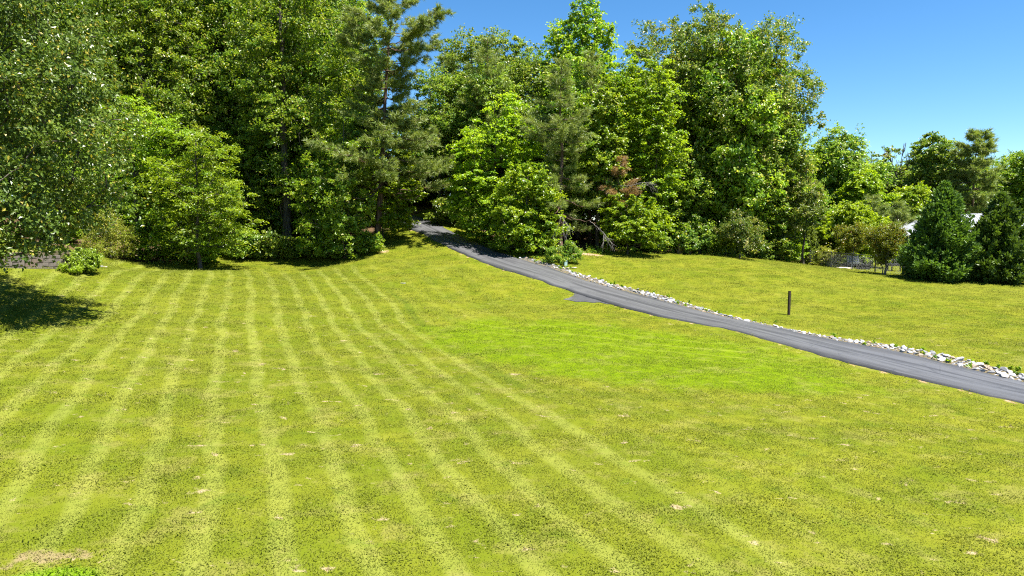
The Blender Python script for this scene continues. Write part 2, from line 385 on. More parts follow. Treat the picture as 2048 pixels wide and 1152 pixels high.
# driveway edges, read off along its length
LOW = [(2180,842),(2048,813.5),(1941,787.5),(1834,758),(1767,739),(1634,706),(1500,674),(1374,645.5),(1299,625.5),(1212,602),(1120,573.5),(1050,551),(1000,535),(950,516.7),(910,500),(866,479),(832,461)]
UPP = [(2180,792),(2048,764.7),(1955,747),(1874,728.5),(1767,703),(1660,682),(1560,655.5),(1473,638),(1398,624.5),(1299,599.6),(1249,584.7),(1174,563.5),(1100,540),(1050,525),(1010,511),(966,494),(930,478),(890,459),(856,443)]
def dense(pl, step=.25):
    pl = np.asarray(pl); d = np.r_[0, np.cumsum(np.linalg.norm(np.diff(pl[:, :2], axis=0), axis=1))]
    s = np.linspace(0, d[-1], max(2, int(d[-1] / step)))
    return np.stack([np.interp(s, d, pl[:, k]) for k in range(pl.shape[1])], 1)
L0 = dense([ground(*p) for p in LOW]); U0 = dense([ground(*p) for p in UPP])
def smooth(a, n=9):
    k = np.ones(n) / n
    return np.stack([np.convolve(np.pad(a[:, i], n // 2, mode='edge'), k, 'valid') for i in range(a.shape[1])], 1)
L0 = smooth(L0); U0 = smooth(U0)
mid = []
for p in L0[::3]:
    q = U0[np.argmin(((U0[:, :2] - p[:2]) ** 2).sum(1))]
    mid.append(((p + q) / 2)[:2])
mid = np.array(mid); mid = mid[np.r_[True, np.linalg.norm(np.diff(mid, axis=0), axis=1) > .05]]
# the rest of the climb, out of sight in the wood
e = mid[-1]; dr = mid[-1] - mid[-8]; dr /= np.linalg.norm(dr)
mid = np.vstack([mid, [e + dr * s + np.array([-.012 * s * s, 0]) for s in np.arange(1, 16, 1.0)]])
st = mid[0]; d0 = mid[0] - mid[8]; d0 /= np.linalg.norm(d0)
mid = np.vstack([[st + d0 * s for s in np.arange(14, 0, -1.0)], mid])
MID = smooth(dense(mid, .25), 13)
TAN = np.gradient(MID, axis=0); TAN /= np.linalg.norm(TAN, axis=1, keepdims=True)
NOR = np.stack([TAN[:, 1], -TAN[:, 0]], 1)           # points to the rocks' side (right, going uphill)
HW = 1.32
def drive_dist(x, y):
    d2 = (x[..., None] - MID[::2, 0]) ** 2 + (y[..., None] - MID[::2, 1]) ** 2
    k = d2.argmin(-1); dd = np.sqrt(d2.min(-1))
    sg = np.sign((x - MID[::2][k, 0]) * NOR[::2][k, 0] + (y - MID[::2][k, 1]) * NOR[::2][k, 1])
    return dd * sg, k * 2
vx, vy = VP[:, 0], VP[:, 1]
near = (np.abs(vx) < 62) & (vy > -16) & (vy < 95)
DD = np.full(len(VP), 99.0); DD[near] = drive_dist(vx[near], vy[near])[0]
# edge of the wood: a line across the back of the lawn
EDGE = np.array([(-70,33),(-34,36),(-25,42),(-21.5,48),(-16,49.2),(-11.5,49.4),(-9.5,52.5),(-8.9,55),(-8,60),(-7.2,61)])
EDGE2 = np.array([(-3.0,57),(-1.2,50.6),(1.2,46.8),(4.6,47.8),(7.0,50.0),(11.0,52.6),(16.5,53.4),(21,55.8),(25,59.5),(30,66),(44,72),(70,74)])
def wood_mask(x, y):
    w1 = sstep(3.2, 5.0, y - np.interp(x, EDGE[:, 0], EDGE[:, 1])) * (x < -7.2)
    w2 = sstep(.6, 2.0, y - np.interp(x, EDGE2[:, 0], EDGE2[:, 1])) * (x > -3.0)
    w3 = sstep(60, 63, y) * (x >= -7.2) * (x <= -3.0)
    return np.maximum(np.maximum(w1, w2), w3)
WOOD = wood_mask(vx, vy)
g1 = ground(1170, 508); g2 = ground(1100, 545)
SOIL = np.exp(-(((vx - g1[0]) / 1.5) ** 2 + ((vy - g1[1]) / .8) ** 2))
SOIL = np.maximum(SOIL, .62 * np.exp(-((DD + HW + .05) / .22) ** 2))
SOIL = np.maximum(SOIL, .62 * np.exp(-(((vx + 9.3) / .9) ** 2 + ((vy - 49.5) / .7) ** 2)))
me = mesh_np('lawn', VP, VF, M['lawn'], smooth=True)
for nm, dat in (('wood', WOOD), ('soil', SOIL)):
    a = me.attributes.new(nm, 'FLOAT', 'POINT'); a.data.foreach_set('value', dat.astype(np.float32))
link('lawn', me, kind='structure', label='mown lawn rising to the wood, striped by the mower on the left')

# driveway ribbon
cols = np.array([-1.36, -1.32, -1.0, -.66, -.33, 0, .33, .66, 1.0, 1.32, 1.36]); lift = np.array([-.06, .035, .045, .05, .05, .05, .05, .05, .045, .035, -.06])
rngd = np.random.default_rng(5)
jit = smooth(rngd.normal(0, .08, (len(MID), 2)), 3) + smooth(rngd.normal(0, .07, (len(MID), 2)), 15)
wv = cols[None, :] + np.where(np.abs(cols) > 1.2, np.where(cols < 0, jit[:, :1], jit[:, 1:]), 0)
DX = MID[:, :1] + NOR[:, :1] * wv; DY = MID[:, 1:] + NOR[:, 1:] * wv
zc = smooth(Z(MID[:, 0], MID[:, 1])[:, None], 15)
DZ = np.maximum(Z(DX, DY), zc * .5 + Z(DX, DY) * .5) + lift[None, :]
arc = np.r_[0, np.cumsum(np.linalg.norm(np.diff(MID, axis=0), axis=1))]
nv = len(cols); UV = np.stack([np.broadcast_to(cols, DX.shape), np.broadcast_to(arc[:, None], DX.shape)], -1).reshape(-1, 2)
ii, jj = np.meshgrid(np.arange(nv - 1), np.arange(len(MID) - 1)); q0 = (jj * nv + ii).ravel()
FD = np.stack([q0, q0 + 1, q0 + nv + 1, q0 + nv], 1)
link('driveway', mesh_np('driveway', np.stack([DX, DY, DZ], -1).reshape(-1, 3), FD, M['asphalt'], smooth=True, uv=UV), kind='structure',
     label='narrow asphalt driveway climbing from the lower right into the wood')

# little asphalt turn-out on the lawn side
def patch(name, poly, mat, lift, **kw):
    bm = bmesh.new()
    f = bm.faces.new([bm.verts.new((p[0], p[1], 0)) for p in poly])
    bmesh.ops.triangulate(bm, faces=[f])
    for _ in range(3): bmesh.ops.subdivide_edges(bm, edges=bm.edges[:], cuts=1, use_grid_fill=True)
    bmesh.ops.triangulate(bm, faces=bm.faces[:])
    uvl = bm.loops.layers.uv.new('UVMap')
    for v in bm.verts: v.co.z = float(Z(v.co.x, v.co.y)) + lift
    for f in bm.faces:
        for l in f.loops: l[uvl].uv = (l.vert.co.x * .4, l.vert.co.y)
    return link(name, bm_mesh(name, bm, mat, True), **kw)
ap = [ground(*p)[:2] for p in ((1140,578),(1149,587),(1146,593),(1137,597),(1126,600),(1143,602),(1152,605),(1170,604),(1186,606.5),(1200,606),(1214,609),(1232,610),(1240,596),(1190,584))]
patch('turnout', ap, M['apron'], .02, kind='structure', label='small patch of old asphalt beside the driveway')

# ------------------------------------------------------------------ grass blades (stuff)
def tuft_mesh(seed, n, rad, hgt):
    g = np.random.default_rng(seed)
    r = rad * np.sqrt(g.random(n)); th = g.random(n) * 6.283
    base = np.stack([r * np.cos(th), r * np.sin(th), np.full(n, -.01)], 1)
    h = hgt * g.uniform(.55, 1.25, n); az = g.random(n) * 6.283; ln = g.uniform(.4, 1.6, n)
    d = np.stack([np.cos(az), np.sin(az), np.zeros(n)], 1); s = np.stack([-np.sin(az), np.cos(az), np.zeros(n)], 1)
    wd = g.uniform(.004, .009, n)[:, None]
    m = base + d * (h * ln * .35)[:, None]; m[:, 2] += h * .62
    tp = base + d * (h * ln)[:, None]; tp[:, 2] += h * (1 - .25 * ln)
    V = np.stack([base - s * wd, base + s * wd, m + s * wd * .8, m - s * wd * .8, tp], 1).reshape(-1, 3)
    k = (np.arange(n) * 5)[:, None]
    F = np.concatenate([k + np.array([[0, 1, 2]]), k + np.array([[0, 2, 3]]), k + np.array([[3, 2, 4]])])
    t = g.random(n)
    return mesh_np('grass_tuft', V, F, M['blade'], np.concatenate([t, t, t]))
tufts = [bpy.data.objects.new('grass_tuft', tuft_mesh(40 + i, 40, .24, .016 + .004 * i)) for i in range(4)]
keep = (np.abs(vx) < 48) & (vy > 6) & (vy < 64)
gm_idx = np.nonzero(keep)[0]
inv = np.full(len(VP), -1); inv[gm_idx] = np.arange(len(gm_idx))
fk = keep[VF].all(1)
# only what the camera sees from here or from a few steps aside
cen = VP[VF].mean(1); fk &= (np.abs(cen[:, 0]) < cen[:, 1] * .86 + 3)
gme = mesh_np('lawn_grass', VP[gm_idx], inv[VF[fk]])
dist = np.hypot(VP[gm_idx, 0], VP[gm_idx, 1])
dens = np.interp(dist, [8, 16, 28, 45, 64], [85, 64, 36, 20, 10]) * (WOOD[gm_idx] < .35) * (1 - .8 * np.clip(SOIL[gm_idx], 0, 1))
dd = DD[gm_idx]
dens *= sstep(HW + .05, HW + .25, -dd) + sstep(2.35, 2.6, dd)
apc = np.mean(ap, 0); dens *= 1 - (np.hypot((VP[gm_idx, 0] - apc[0]), (VP[gm_idx, 1] - apc[1])) < 1.0)
scl = np.interp(dist, [8, 20, 45, 64], [1.0, 1.05, 1.5, 1.8])
gx_, gy_ = VP[gm_idx, 0], VP[gm_idx, 1]
gq = np.random.default_rng(9); pn = 0
for _ in range(26):
    a_ = gq.uniform(0, 6.28); f_ = gq.uniform(1.2, 6.5); pn = pn + np.sin(f_ * (gx_ * math.cos(a_) + gy_ * math.sin(a_)) + gq.uniform(0, 6.28)) / 3.6
scl *= 1.0 + .30 * np.clip(pn, -1, 1.4)
scl *= 1 + 1.1 * np.exp(-(((gx_ + 6.15) / .8) ** 2 + ((gy_ - 8.75) / .5) ** 2))
for nm, dat in (('dens', dens), ('scl', scl)):
    a = gme.attributes.new(nm, 'FLOAT', 'POINT'); a.data.foreach_set('value', dat.astype(np.float32))
go = link('lawn_grass', gme, kind='stuff', label='short mown grass blades covering the lawn', category='grass')
ng = bpy.data.node_groups.new('scatter_grass', 'GeometryNodeTree')
ng.interface.new_socket('Geometry', in_out='INPUT', socket_type='NodeSocketGeometry'); ng.interface.new_socket('Geometry', in_out='OUTPUT', socket_type='NodeSocketGeometry')
N = ng.nodes.new; Lk = ng.links.new
gi = N('NodeGroupInput'); g_o = N('NodeGroupOutput')
dp = N('GeometryNodeDistributePointsOnFaces'); na = N('GeometryNodeInputNamedAttribute'); na.data_type = 'FLOAT'; na.inputs['Name'].default_value = 'dens'
ns = N('GeometryNodeInputNamedAttribute'); ns.data_type = 'FLOAT'; ns.inputs['Name'].default_value = 'scl'
Lk(gi.outputs[0], dp.inputs['Mesh']); Lk(na.outputs[0], dp.inputs['Density'])
g2i = N('GeometryNodeGeometryToInstance')
for t in tufts[::-1]:
    oi = N('GeometryNodeObjectInfo'); oi.inputs['Object'].default_value = t; oi.inputs['As Instance'].default_value = True
    Lk(oi.outputs['Geometry'], g2i.inputs[0])
ip = N('GeometryNodeInstanceOnPoints'); ip.inputs['Pick Instance'].default_value = True
rv = N('FunctionNodeRandomValue'); rv.data_type = 'FLOAT_VECTOR'; rv.inputs[0].default_value = (-.15, -.15, 0); rv.inputs[1].default_value = (.15, .15, 6.283)
rs = N('FunctionNodeRandomValue'); rs.data_type = 'FLOAT'; rs.inputs[2].default_value = .75; rs.inputs[3].default_value = 1.3; rs.inputs['Seed'].default_value = 5
mm = N('ShaderNodeMath'); mm.operation = 'MULTIPLY'; Lk(rs.outputs[1], mm.inputs[0]); Lk(ns.outputs[0], mm.inputs[1])
Lk(dp.outputs['Points'], ip.inputs['Points']); Lk(g2i.outputs[0], ip.inputs['Instance']); Lk(rv.outputs[0], ip.inputs['Rotation']); Lk(mm.outputs[0], ip.inputs['Scale'])
Lk(ip.outputs[0], g_o.inputs[0])
md = go.modifiers.new('scatter_grass', 'NODES'); md.node_group = ng

# ------------------------------------------------------------------ trees
def unit(v): return v / np.maximum(np.linalg.norm(v, axis=-1, keepdims=True), 1e-6)
def leaf_geo(g, C, rad, n_per, L, Wd, flat=.7, ub=.7, ob=.5, rb=.7, droop=.0, axis=(0, 0), hang=.35):
    m = len(C); idx = np.repeat(np.arange(m), n_per); n = len(idx)
    r = rad[idx][:, None]
    # every clump is a handful of twigs; leaves sit along them, thinning to the tips
    kt = 6
    co = C.copy(); co[:, :2] -= np.asarray(axis); co[:, 2] = 0; co = unit(co)
    tw = unit(g.normal(size=(m, kt, 3)) * np.array([1, 1, flat]) + .55 * co[:, None, :] + np.array([0, 0, .18]) * (flat > .5)) * g.uniform(.6, 1.55, (m, kt, 1))
    td = tw[idx, g.integers(0, kt, n)]
    off = td * r * (g.random((n, 1)) ** .7) + g.normal(size=(n, 3)) * r * .20 * np.array([1, 1, max(flat, .45)])
    off[:, 2] -= droop * (off[:, 0] ** 2 + off[:, 1] ** 2) / np.maximum(rad[idx], .1)
    p = C[idx] + off
    out = p.copy(); out[:, :2] -= np.asarray(axis); out[:, 2] = 0; out = unit(out)
    nr = unit(ub * np.array([0, 0, 1.]) + ob * out + rb * g.normal(size=(n, 3)))
    a = unit(g.normal(size=(n, 3)) + .7 * out + np.array([0, 0, -hang]))
    a = unit(a - nr * (a * nr).sum(1, keepdims=True)); b = np.cross(nr, a)
    l = (L * g.uniform(.65, 1.3, n))[:, None]; w_ = (Wd * g.uniform(.7, 1.25, n))[:, None] * .5
    fold = nr * (w_ * .45)
    V = np.stack([p - a * l * .5, p + b * w_ + fold - a * l * .04, p + a * l * .5 - nr * l * .08, p - b * w_ + fold - a * l * .04], 1).reshape(-1, 3)
    F = (np.arange(n) * 4)[:, None] + np.array([[0, 1, 2, 3]])
    ct = g.random(m)[idx]
    tint = np.clip(.55 * ct + .45 * g.random(n), 0, 1)
    rare = g.random(n) < .07; tint[rare] = .985  # leaves in the odd colour; on the oaks these are painted highlights
    return V, F, tint
def poisson(g, pts, dmin, nmax):
    keep = []
    K = np.zeros((0, 3))
    for p in pts:
        if len(keep) == 0 or ((K - p) ** 2).sum(1).min() > dmin * dmin:
            keep.append(p); K = np.vstack([K, p])
            if len(keep) >= nmax: break
    return K
def sample_lobes(g, lobes, n, shell=.42):
    lobes = np.asarray(lobes, float)
    wgt = np.prod(lobes[:, 3:6], 1) ** (2 / 3); wgt /= wgt.sum()
    k = g.choice(len(lobes), n, p=wgt)
    d = unit(g.normal(size=(n, 3))) * g.random((n, 1)) ** shell
    return lobes[k, :3] + d * lobes[k, 3:6]
def auto_lobes(g, H, Rr, base, n=8, top=.5):
    """crown of height base..H with uneven bulges"""
    h = H - base
    out = [(0, 0, base + h * .5, Rr * .72, Rr * .72, h * .5)]
    for i in range(n):
        t = (i + .5) / n; z = base + h * (.10 + .80 * t)
        prof = math.sin(math.pi * (t * .82 + .12)) ** .8
        an = i * 2.4 + g.uniform(-.5, .5); rr = Rr * prof
        s = Rr * g.uniform(.30, .48)
        out.append((math.cos(an) * (rr - s * .6), math.sin(an) * (rr - s * .6), z, s, s, s * g.uniform(.65, .95)))
    return out
def network(g, trunk, clumps, first):
    nodes = [np.array(p) for p in trunk]; par = [-1] + list(range(len(trunk) - 1)); ext = np.zeros((len(trunk) + 3 * len(clumps), 3)); ext[:len(trunk)] = trunk
    nn = len(trunk); par = np.array(par + [0] * (3 * len(clumps)))
    ax = np.array([np.interp(clumps[:, 2], trunk[:, 2], trunk[:, k]) for k in (0, 1)]).T
    order = np.argsort(np.hypot(clumps[:, 0] - ax[:, 0], clumps[:, 1] - ax[:, 1]))
    for c in clumps[order]:
        q = ext[first:nn]; d = np.linalg.norm(q - c, axis=1) + 1.6 * np.maximum(0, q[:, 2] - c[2] + .2)
        i = first + int(d.argmin()); p = ext[i]; L = np.linalg.norm(c - p)
        for f in (.34, .68, 1.0):
            x = p + (c - p) * f + g.normal(0, .05 * L, 3) * (f < 1)
            x[2] += .10 * L * math.sin(f * math.pi)
            ext[nn] = x; par[nn] = i; i = nn; nn += 1
    return ext[:nn], par[:nn], len(trunk)
def broadleaf(name, label, cat, loc, H, mats, lobes, seed, trunk_r=.2, nclump=150, cr=.85, n_per=170, L=.2, Wd=.13, flat=.6, ub=.8, ob=.45, rb=.65, droop=.05,
              lean=(0, 0), dmin=.55, shell=.42, base=1.0, group=None, rz=0.0, stems=1, twig=.012, hang=.35, edge=1.0):
    g = np.random.default_rng(seed)
    root = thing(name, label, cat, loc, rz, group)
    if cr >= .5: cr, n_per, nclump, L, Wd, dmin = cr * .70, int(n_per * .64), int(nclump * 1.75), L * 1.02, Wd * 1.0, dmin * 1.75
    cl = poisson(g, sample_lobes(g, lobes, nclump * 7, shell), dmin * cr, nclump)
    cl = cl[cl[:, 2] > .15]
    top = cl[:, 2].max()
    nT = 12; t = np.linspace(0, 1, nT)
    tz = t * top * .93
    wob = smooth(g.normal(0, .16, (nT, 2)), 3) * (t[:, None] > 0) * min(1, H / 8)
    tx = np.stack([t ** 1.2 * lean[0], t ** 1.2 * lean[1]], 1) + wob
    trunk = np.concatenate([tx, tz[:, None]], 1); trunk[0, 2] = -.15
    first = max(1, int(np.searchsorted(tz, base * .75)))
    ext, par, nt_ = network(g, trunk, cl, first)
    cnt = np.zeros(len(ext)); isl = np.ones(len(ext), bool); isl[par[par >= 0]] = False; cnt[isl] = 1
    for i in range(len(ext) - 1, 0, -1): cnt[par[i]] += cnt[i]
    rad = twig * np.maximum(cnt, 1) ** .52
    tr = trunk_r * (1 - t * .86); tr[0] *= 1.35; tr[1] *= 1.03
    rad[nt_:] = np.minimum(rad[nt_:], trunk_r * .6)
    V, F = sweep(trunk, tr, 10, g)
    if stems > 1:
        VV, FF = [V], [F]; o_ = len(V)
        for s in range(1, stems):
            an = s * 2.3; t2 = trunk * np.array([1, 1, .8]) + np.stack([np.cos(an) * (.10 + .55 * t), np.sin(an) * (.10 + .55 * t), 0 * t], 1)
            v2, f2 = sweep(t2, tr * .8, 8, g); VV.append(v2); FF.append(f2 + o_); o_ += len(v2)
        V, F = np.concatenate(VV), np.concatenate(FF)
    link('trunk', mesh_np('trunk', V, F, mats[1], smooth=True), root)
    e_ = np.arange(nt_, len(ext))
    V, F = tubes(ext[par[e_]], ext[e_], np.maximum(rad[par[e_]] * (par[e_] >= nt_) + (par[e_] < nt_) * rad[e_] * 1.15, rad[e_]), rad[e_], 4)
    link('limbs', mesh_np('limbs', V, F, mats[1], smooth=True), root, kind='stuff')
    rr = cr * np.clip(np.exp(g.normal(0, .28, len(cl))), .5, 1.5)
    V, F, ti = leaf_geo(g, cl, rr, n_per, L, Wd, flat, ub, ob, rb, droop, (lean[0] * .5, lean[1] * .5), hang)
    ok = V.reshape(-1, 4, 3)[:, :, 2].min(1) > .03
    V = V.reshape(-1, 4, 3)[ok].reshape(-1, 3); F = np.arange(len(V)).reshape(-1, 4)
    link('crown', mesh_np('crown', V, F, mats[0], ti[ok]), root)
    return root
def needle_geo(g, tips, dirs, n, L, w_):
    m = len(tips); idx = np.repeat(np.arange(m), n); k = len(idx)
    d = unit(dirs[idx] * .9 + g.normal(size=(k, 3)) * .75 + np.array([0, 0, .25]))
    p = tips[idx] + g.normal(0, .05, (k, 3)) - dirs[idx] * (g.random((k, 1)) * .18)
    s = unit(np.cross(d, g.normal(size=(k, 3)))) * w_
    l = (L * g.uniform(.6, 1.2, k))[:, None]
    V = np.stack([p - s, p + s, p + d * l + s * .3 - np.array([0, 0, .04])], 1).reshape(-1, 3)
    F = np.arange(3 * k).reshape(-1, 3)
    ti = np.clip(.6 * g.random(m)[idx] + .4 * g.random(k), 0, 1); ti[g.random(k) < .02] = .99
    return V, F, ti
def pine(name, label, loc, H, mats, seed, base=4.0, Rr=3.2, whorls=14, per=4, trunk_r=.2, prof=None, droop=.25, lean=(0, 0), ntuft=9, nn=14, L=.30, w_=.016, rz=0.0, up=.35, group=None, cat='tree', dead_below=0, skip=.12):
    g = np.random.default_rng(seed)
    root = thing(name, label, cat, loc, rz, group)
    nT = 16; t = np.linspace(0, 1, nT)
    trunk = np.stack([lean[0] * t ** 1.3, lean[1] * t ** 1.3, H * t], 1); trunk[:, :2] += smooth(g.normal(0, .10, (nT, 2)), 3) * np.minimum(1, t[:, None] * 6); trunk[0, 2] = -.15
    tr = trunk_r * (1 - .9 * t); tr[0] *= 1.3
    V, F = sweep(trunk, tr, 10, g)
    link('trunk', mesh_np('trunk', V, F, mats[1], smooth=True), root)
    prof = prof or (lambda q: (1 - q) ** .6 * min(1, .55 + 1.6 * q))
    P0, P1, R0, R1, tips, tdirs = [], [], [], [], [], []
    def at(z): return np.array([np.interp(z, trunk[:, 2], trunk[:, 0]), np.interp(z, trunk[:, 2], trunk[:, 1]), z])
    for wi in range(whorls):
        q = (wi + g.uniform(-.3, .3)) / (whorls - 1); q = min(max(q, 0), 1)
        z = base + (H - base) * q * .975
        for b in range(per):
            if g.random() < skip: continue
            an = b * 2 * math.pi / per + wi * 1.1 + g.uniform(-.5, .5)
            ln = max(.35, Rr * prof(q) * g.uniform(.6, 1.15))
            o = np.array([math.cos(an), math.sin(an), 0]); rise = up * (.25 + q) - droop * (1 - q)
            ns_ = 7; s = np.linspace(0, 1, ns_)
            pts = at(z) + o * (ln * s)[:, None]; pts[:, 2] += ln * (rise * s + .28 * s * s * (up if q > .3 else .3 * up) - .12 * np.sin(s * 3.1))
            pts += g.normal(0, .035 * ln, (ns_, 3)) * s[:, None]
            rb_ = max(.015, trunk_r * .30 * (1 - q * .75)) * (1 - .85 * s)
            P0 += list(pts[:-1]); P1 += list(pts[1:]); R0 += list(rb_[:-1]); R1 += list(rb_[1:])
            if z < dead_below and g.random() < .7: continue
            nt2 = max(4, int(ntuft * ln / Rr * 1.6))
            for j in range(nt2):
                f = g.uniform(.30, 1.0) if j else 1.0
                k = f * (ns_ - 1); i0 = min(int(k), ns_ - 2); c = pts[i0] + (pts[i0 + 1] - pts[i0]) * (k - i0)
                sd_ = unit(o * g.uniform(.3, 1) + np.cross(o, [0, 0, 1]) * g.uniform(-1, 1) + np.array([0, 0, g.uniform(-.05, .5)]))
                tl = g.uniform(.25, .75) * (.5 + .25 * ln)
                e2 = c + sd_ * tl
                P0.append(c); P1.append(e2); R0.append(.014); R1.append(.006)
                for u in (.45, .75, 1.0):
                    tips.append(c + (e2 - c) * u + g.normal(0, .08, 3)); tdirs.append(sd_)
    for u in np.linspace(.86, 1, 6):
        tips.append(at(H * u)); tdirs.append(np.array([0, 0, 1.]))
    V, F = tubes(P0, P1, R0, R1, 4)
    link('limbs', mesh_np('limbs', V, F, mats[1], smooth=True), root, kind='stuff')
    V, F, ti = needle_geo(g, np.array(tips), np.array(tdirs), nn, L, w_)
    link('crown', mesh_np('crown', V, F, mats[0], ti), root)
    return root
def cypress(name, label, loc, H, Rr, mats, seed, nplume=1500, group=None, rz=0.0, cat='tree', per=24, L=.20, prof=None, low=.05):
    g = np.random.default_rng(seed); root = thing(name, label, cat, loc, rz, group)
    t = np.linspace(0, 1, 8); V, F = sweep(np.stack([0 * t, 0 * t, H * .9 * t - .1 * (t == 0)], 1), .16 * (1 - .9 * t) * H / 6.5, 8, g)
    link('trunk', mesh_np('trunk', V, F, mats[1], smooth=True), root)
    q = g.random(nplume) ** 1.25 * (1 - low) + low
    prof = prof or (lambda q: np.minimum((1 - q) ** .70 * 1.20, .72 + 1.6 * q))
    lump = 1 + .16 * np.sin(q * 17 + 3 * g.random()) * 0
    an = g.random(nplume) * 6.283
    lump = 1 + .12 * np.sin(3 * an + q * 13) + .10 * np.sin(5 * an - q * 23) + g.normal(0, .11, nplume)
    r = Rr * prof(q) * lump * g.uniform(.62, 1.0, nplume) ** .5
    o = np.stack([np.cos(an), np.sin(an), 0 * an], 1)
    tip = o * r[:, None]; tip[:, 2] = q * H
    bd = unit(o * (1 - .5 * q)[:, None] + np.array([0, 0, 1]) * (.45 + .5 * q)[:, None] + g.normal(0, .2, (nplume, 3)))
    ln = (.65 + .75 * g.random(nplume)) * (.75 + .35 * (1 - q)) * Rr / 2.4
    idx = np.repeat(np.arange(nplume), per); n = len(idx); s = g.random(n)
    p = tip[idx] - bd[idx] * (ln[idx] * (1 - s))[:, None]
    side = unit(g.normal(size=(n, 3)) - bd[idx] * 0); sp_ = (.06 + .17 * (1 - s))[:, None] * Rr / 2.9
    p = p + side * sp_ * g.random((n, 1))
    a = unit(bd[idx] + side * .75 + g.normal(0, .25, (n, 3))); nr = unit(np.cross(a, g.normal(size=(n, 3)))); b = np.cross(nr, a)
    l = (L * g.uniform(.7, 1.3, n))[:, None]; w_ = l * .19
    V = np.stack([p, p + a * l * .5 + b * w_, p + a * l, p + a * l * .5 - b * w_], 1).reshape(-1, 3)
    ti = np.clip(.5 * g.random(nplume)[idx] + .25 * g.random(n) + .25 * s, 0, 1)
    V[:, 2] = np.maximum(V[:, 2], .06)
    link('crown', mesh_np('crown', V, np.arange(4 * n).reshape(-1, 4), mats[0], ti), root)
    return root
def spot(px, Y):
    x = ray(px, 500, Y)[0]; return (x, Y, float(Z(x, Y)) - .03)
def hgt(px, top, Y): return ray(px, top, Y)[2] - spot(px, Y)[2]
def lobes_px(px, Y, lst, depth=.85):
    """crown bulges given as (px, py, half width px, half height px, depth shift m) as seen in the photograph, at the tree's distance"""
    b = spot(px, Y); out = []
    for (x, y, rx, ry, dz) in lst:
        c = ray(x, y, Y + dz); k = px_m(Y + dz)
        out.append((c[0] - b[0], dz, c[2] - b[2], rx * k, rx * k * depth, ry * k))
    return out
BK, BP, BPL = M['bark'], M['bark_pine'], M['bark_pale']

# pear by the wall, near left
Y = 25
broadleaf('pear_tree', 'dense glossy-leaved pear tree filling the upper left corner above the block wall', 'tree', spot(-70, Y), 13, (M['pear'], BK),
  lobes_px(-70, Y, [(-60,200,235,330,0),(60,60,135,150,0),(85,250,150,160,-1),(120,360,130,110,0),(30,430,130,82,-1.2),(-60,420,150,90,-2),(100,150,115,150,1),(-200,250,160,250,0),(50,470,95,40,-1.0),(-40,490,100,36,-1.5),(150,310,100,120,1.5),(150,400,70,60,1),(0,-60,150,120,0)]),
  11, .28, 270, .95, 200, .145, .095, flat=.75, ub=.5, ob=.7, rb=.75, base=2.0, twig=.014, shell=.36, hang=.6)

# the big leafy trees at the left end of the wood
def bl(name, label, px, Y, lobes, mat, seed, bark=BK, cat='tree', **kw):
    b = spot(px, Y); H = max(l[2] + l[5] for l in lobes)
    return broadleaf(name, label, cat, b, H, (M[mat], bark), lobes, seed, **kw)
T = {}
T['A'] = bl('oak_tree', 'tall leafy oak rising behind the pear tree, crown cut by the picture top', 300, 55,
  lobes_px(300, 55, [(300,120,125,190,0),(230,60,80,90,-1),(360,40,95,85,0),(250,200,75,70,-2),(380,170,80,90,-1),(300,-40,110,80,0),(330,400,70,60,-1),(290,320,105,110,0),(345,250,80,70,-2)]), 'oak', 21,
  trunk_r=.30, nclump=230, cr=1.0, n_per=150, L=.22, Wd=.14, ub=.45, rb=.95, base=6)
T['C'] = bl('ash_tree', 'tall paler green tree between the two oaks at the left of the wood', 450, 58,
  lobes_px(450, 58, [(450,120,95,190,0),(430,20,80,80,0),(480,90,70,90,-1),(420,200,70,80,-1),(470,270,80,90,0),(450,-50,90,70,0),(480,385,60,60,-1.5),(440,340,55,50,-1)]), 'wood', 22,
  trunk_r=.26, nclump=190, cr=1.0, n_per=140, L=.24, Wd=.14, ub=.45, rb=.95, base=7)
T['D'] = bl('oak_tree', 'big oak with a dark straight trunk standing left of the tall pine', 575, 54,
  lobes_px(575, 54, [(580,120,105,160,0),(530,90,75,75,-1.5),(650,110,80,85,-1),(560,0,100,80,0),(500,170,65,65,-1),(640,220,80,70,-1.8),(690,180,60,80,0),(545,240,60,50,-2),(690,300,65,70,0),(500,300,50,55,1),(620,-30,90,70,0),(605,335,60,48,-.5),(545,345,42,46,-1),(625,405,55,45,-.8),(560,430,42,38,.8),(515,405,40,45,.5)]), 'oak', 23,
  trunk_r=.36, nclump=230, cr=1.0, n_per=150, L=.22, Wd=.14, ub=.45, rb=.95, base=6.5)
T['E'] = bl('oak_sapling', 'bushy young oak with yellow-green leaves reaching the grass left of the pine trunk', 690, 50,
  lobes_px(690, 50, [(680,330,62,80,0),(690,410,55,60,-.8),(645,400,65,70,0),(700,280,50,55,.5),(690,460,40,45,-1),(640,470,50,45,-.5),(700,495,45,22,-.6),(640,500,45,18,-.6)]), 'oak', 24,
  trunk_r=.12, nclump=130, cr=.7, n_per=150, L=.19, Wd=.12, base=.8, flat=.7)
T['B'] = bl('hornbeam_tree', 'bright yellow-green hornbeam with layered sprays, in front of the dark wood left of the oak', 400, 46,
  lobes_px(400, 46, [(410,320,62,48,0),(380,370,90,60,0),(440,390,70,60,-.8),(340,350,50,40,-.5),(400,430,85,50,0),(460,440,55,45,0),(350,430,55,50,.4),(410,280,35,25,0),(400,480,70,35,0),(350,478,45,30,.3),(455,490,45,25,0)]), 'hornbeam', 25,
  trunk_r=.13, nclump=150, cr=.75, n_per=170, L=.15, Wd=.09, flat=.30, ub=1.3, ob=.3, rb=.5, droop=.16, base=1.2)
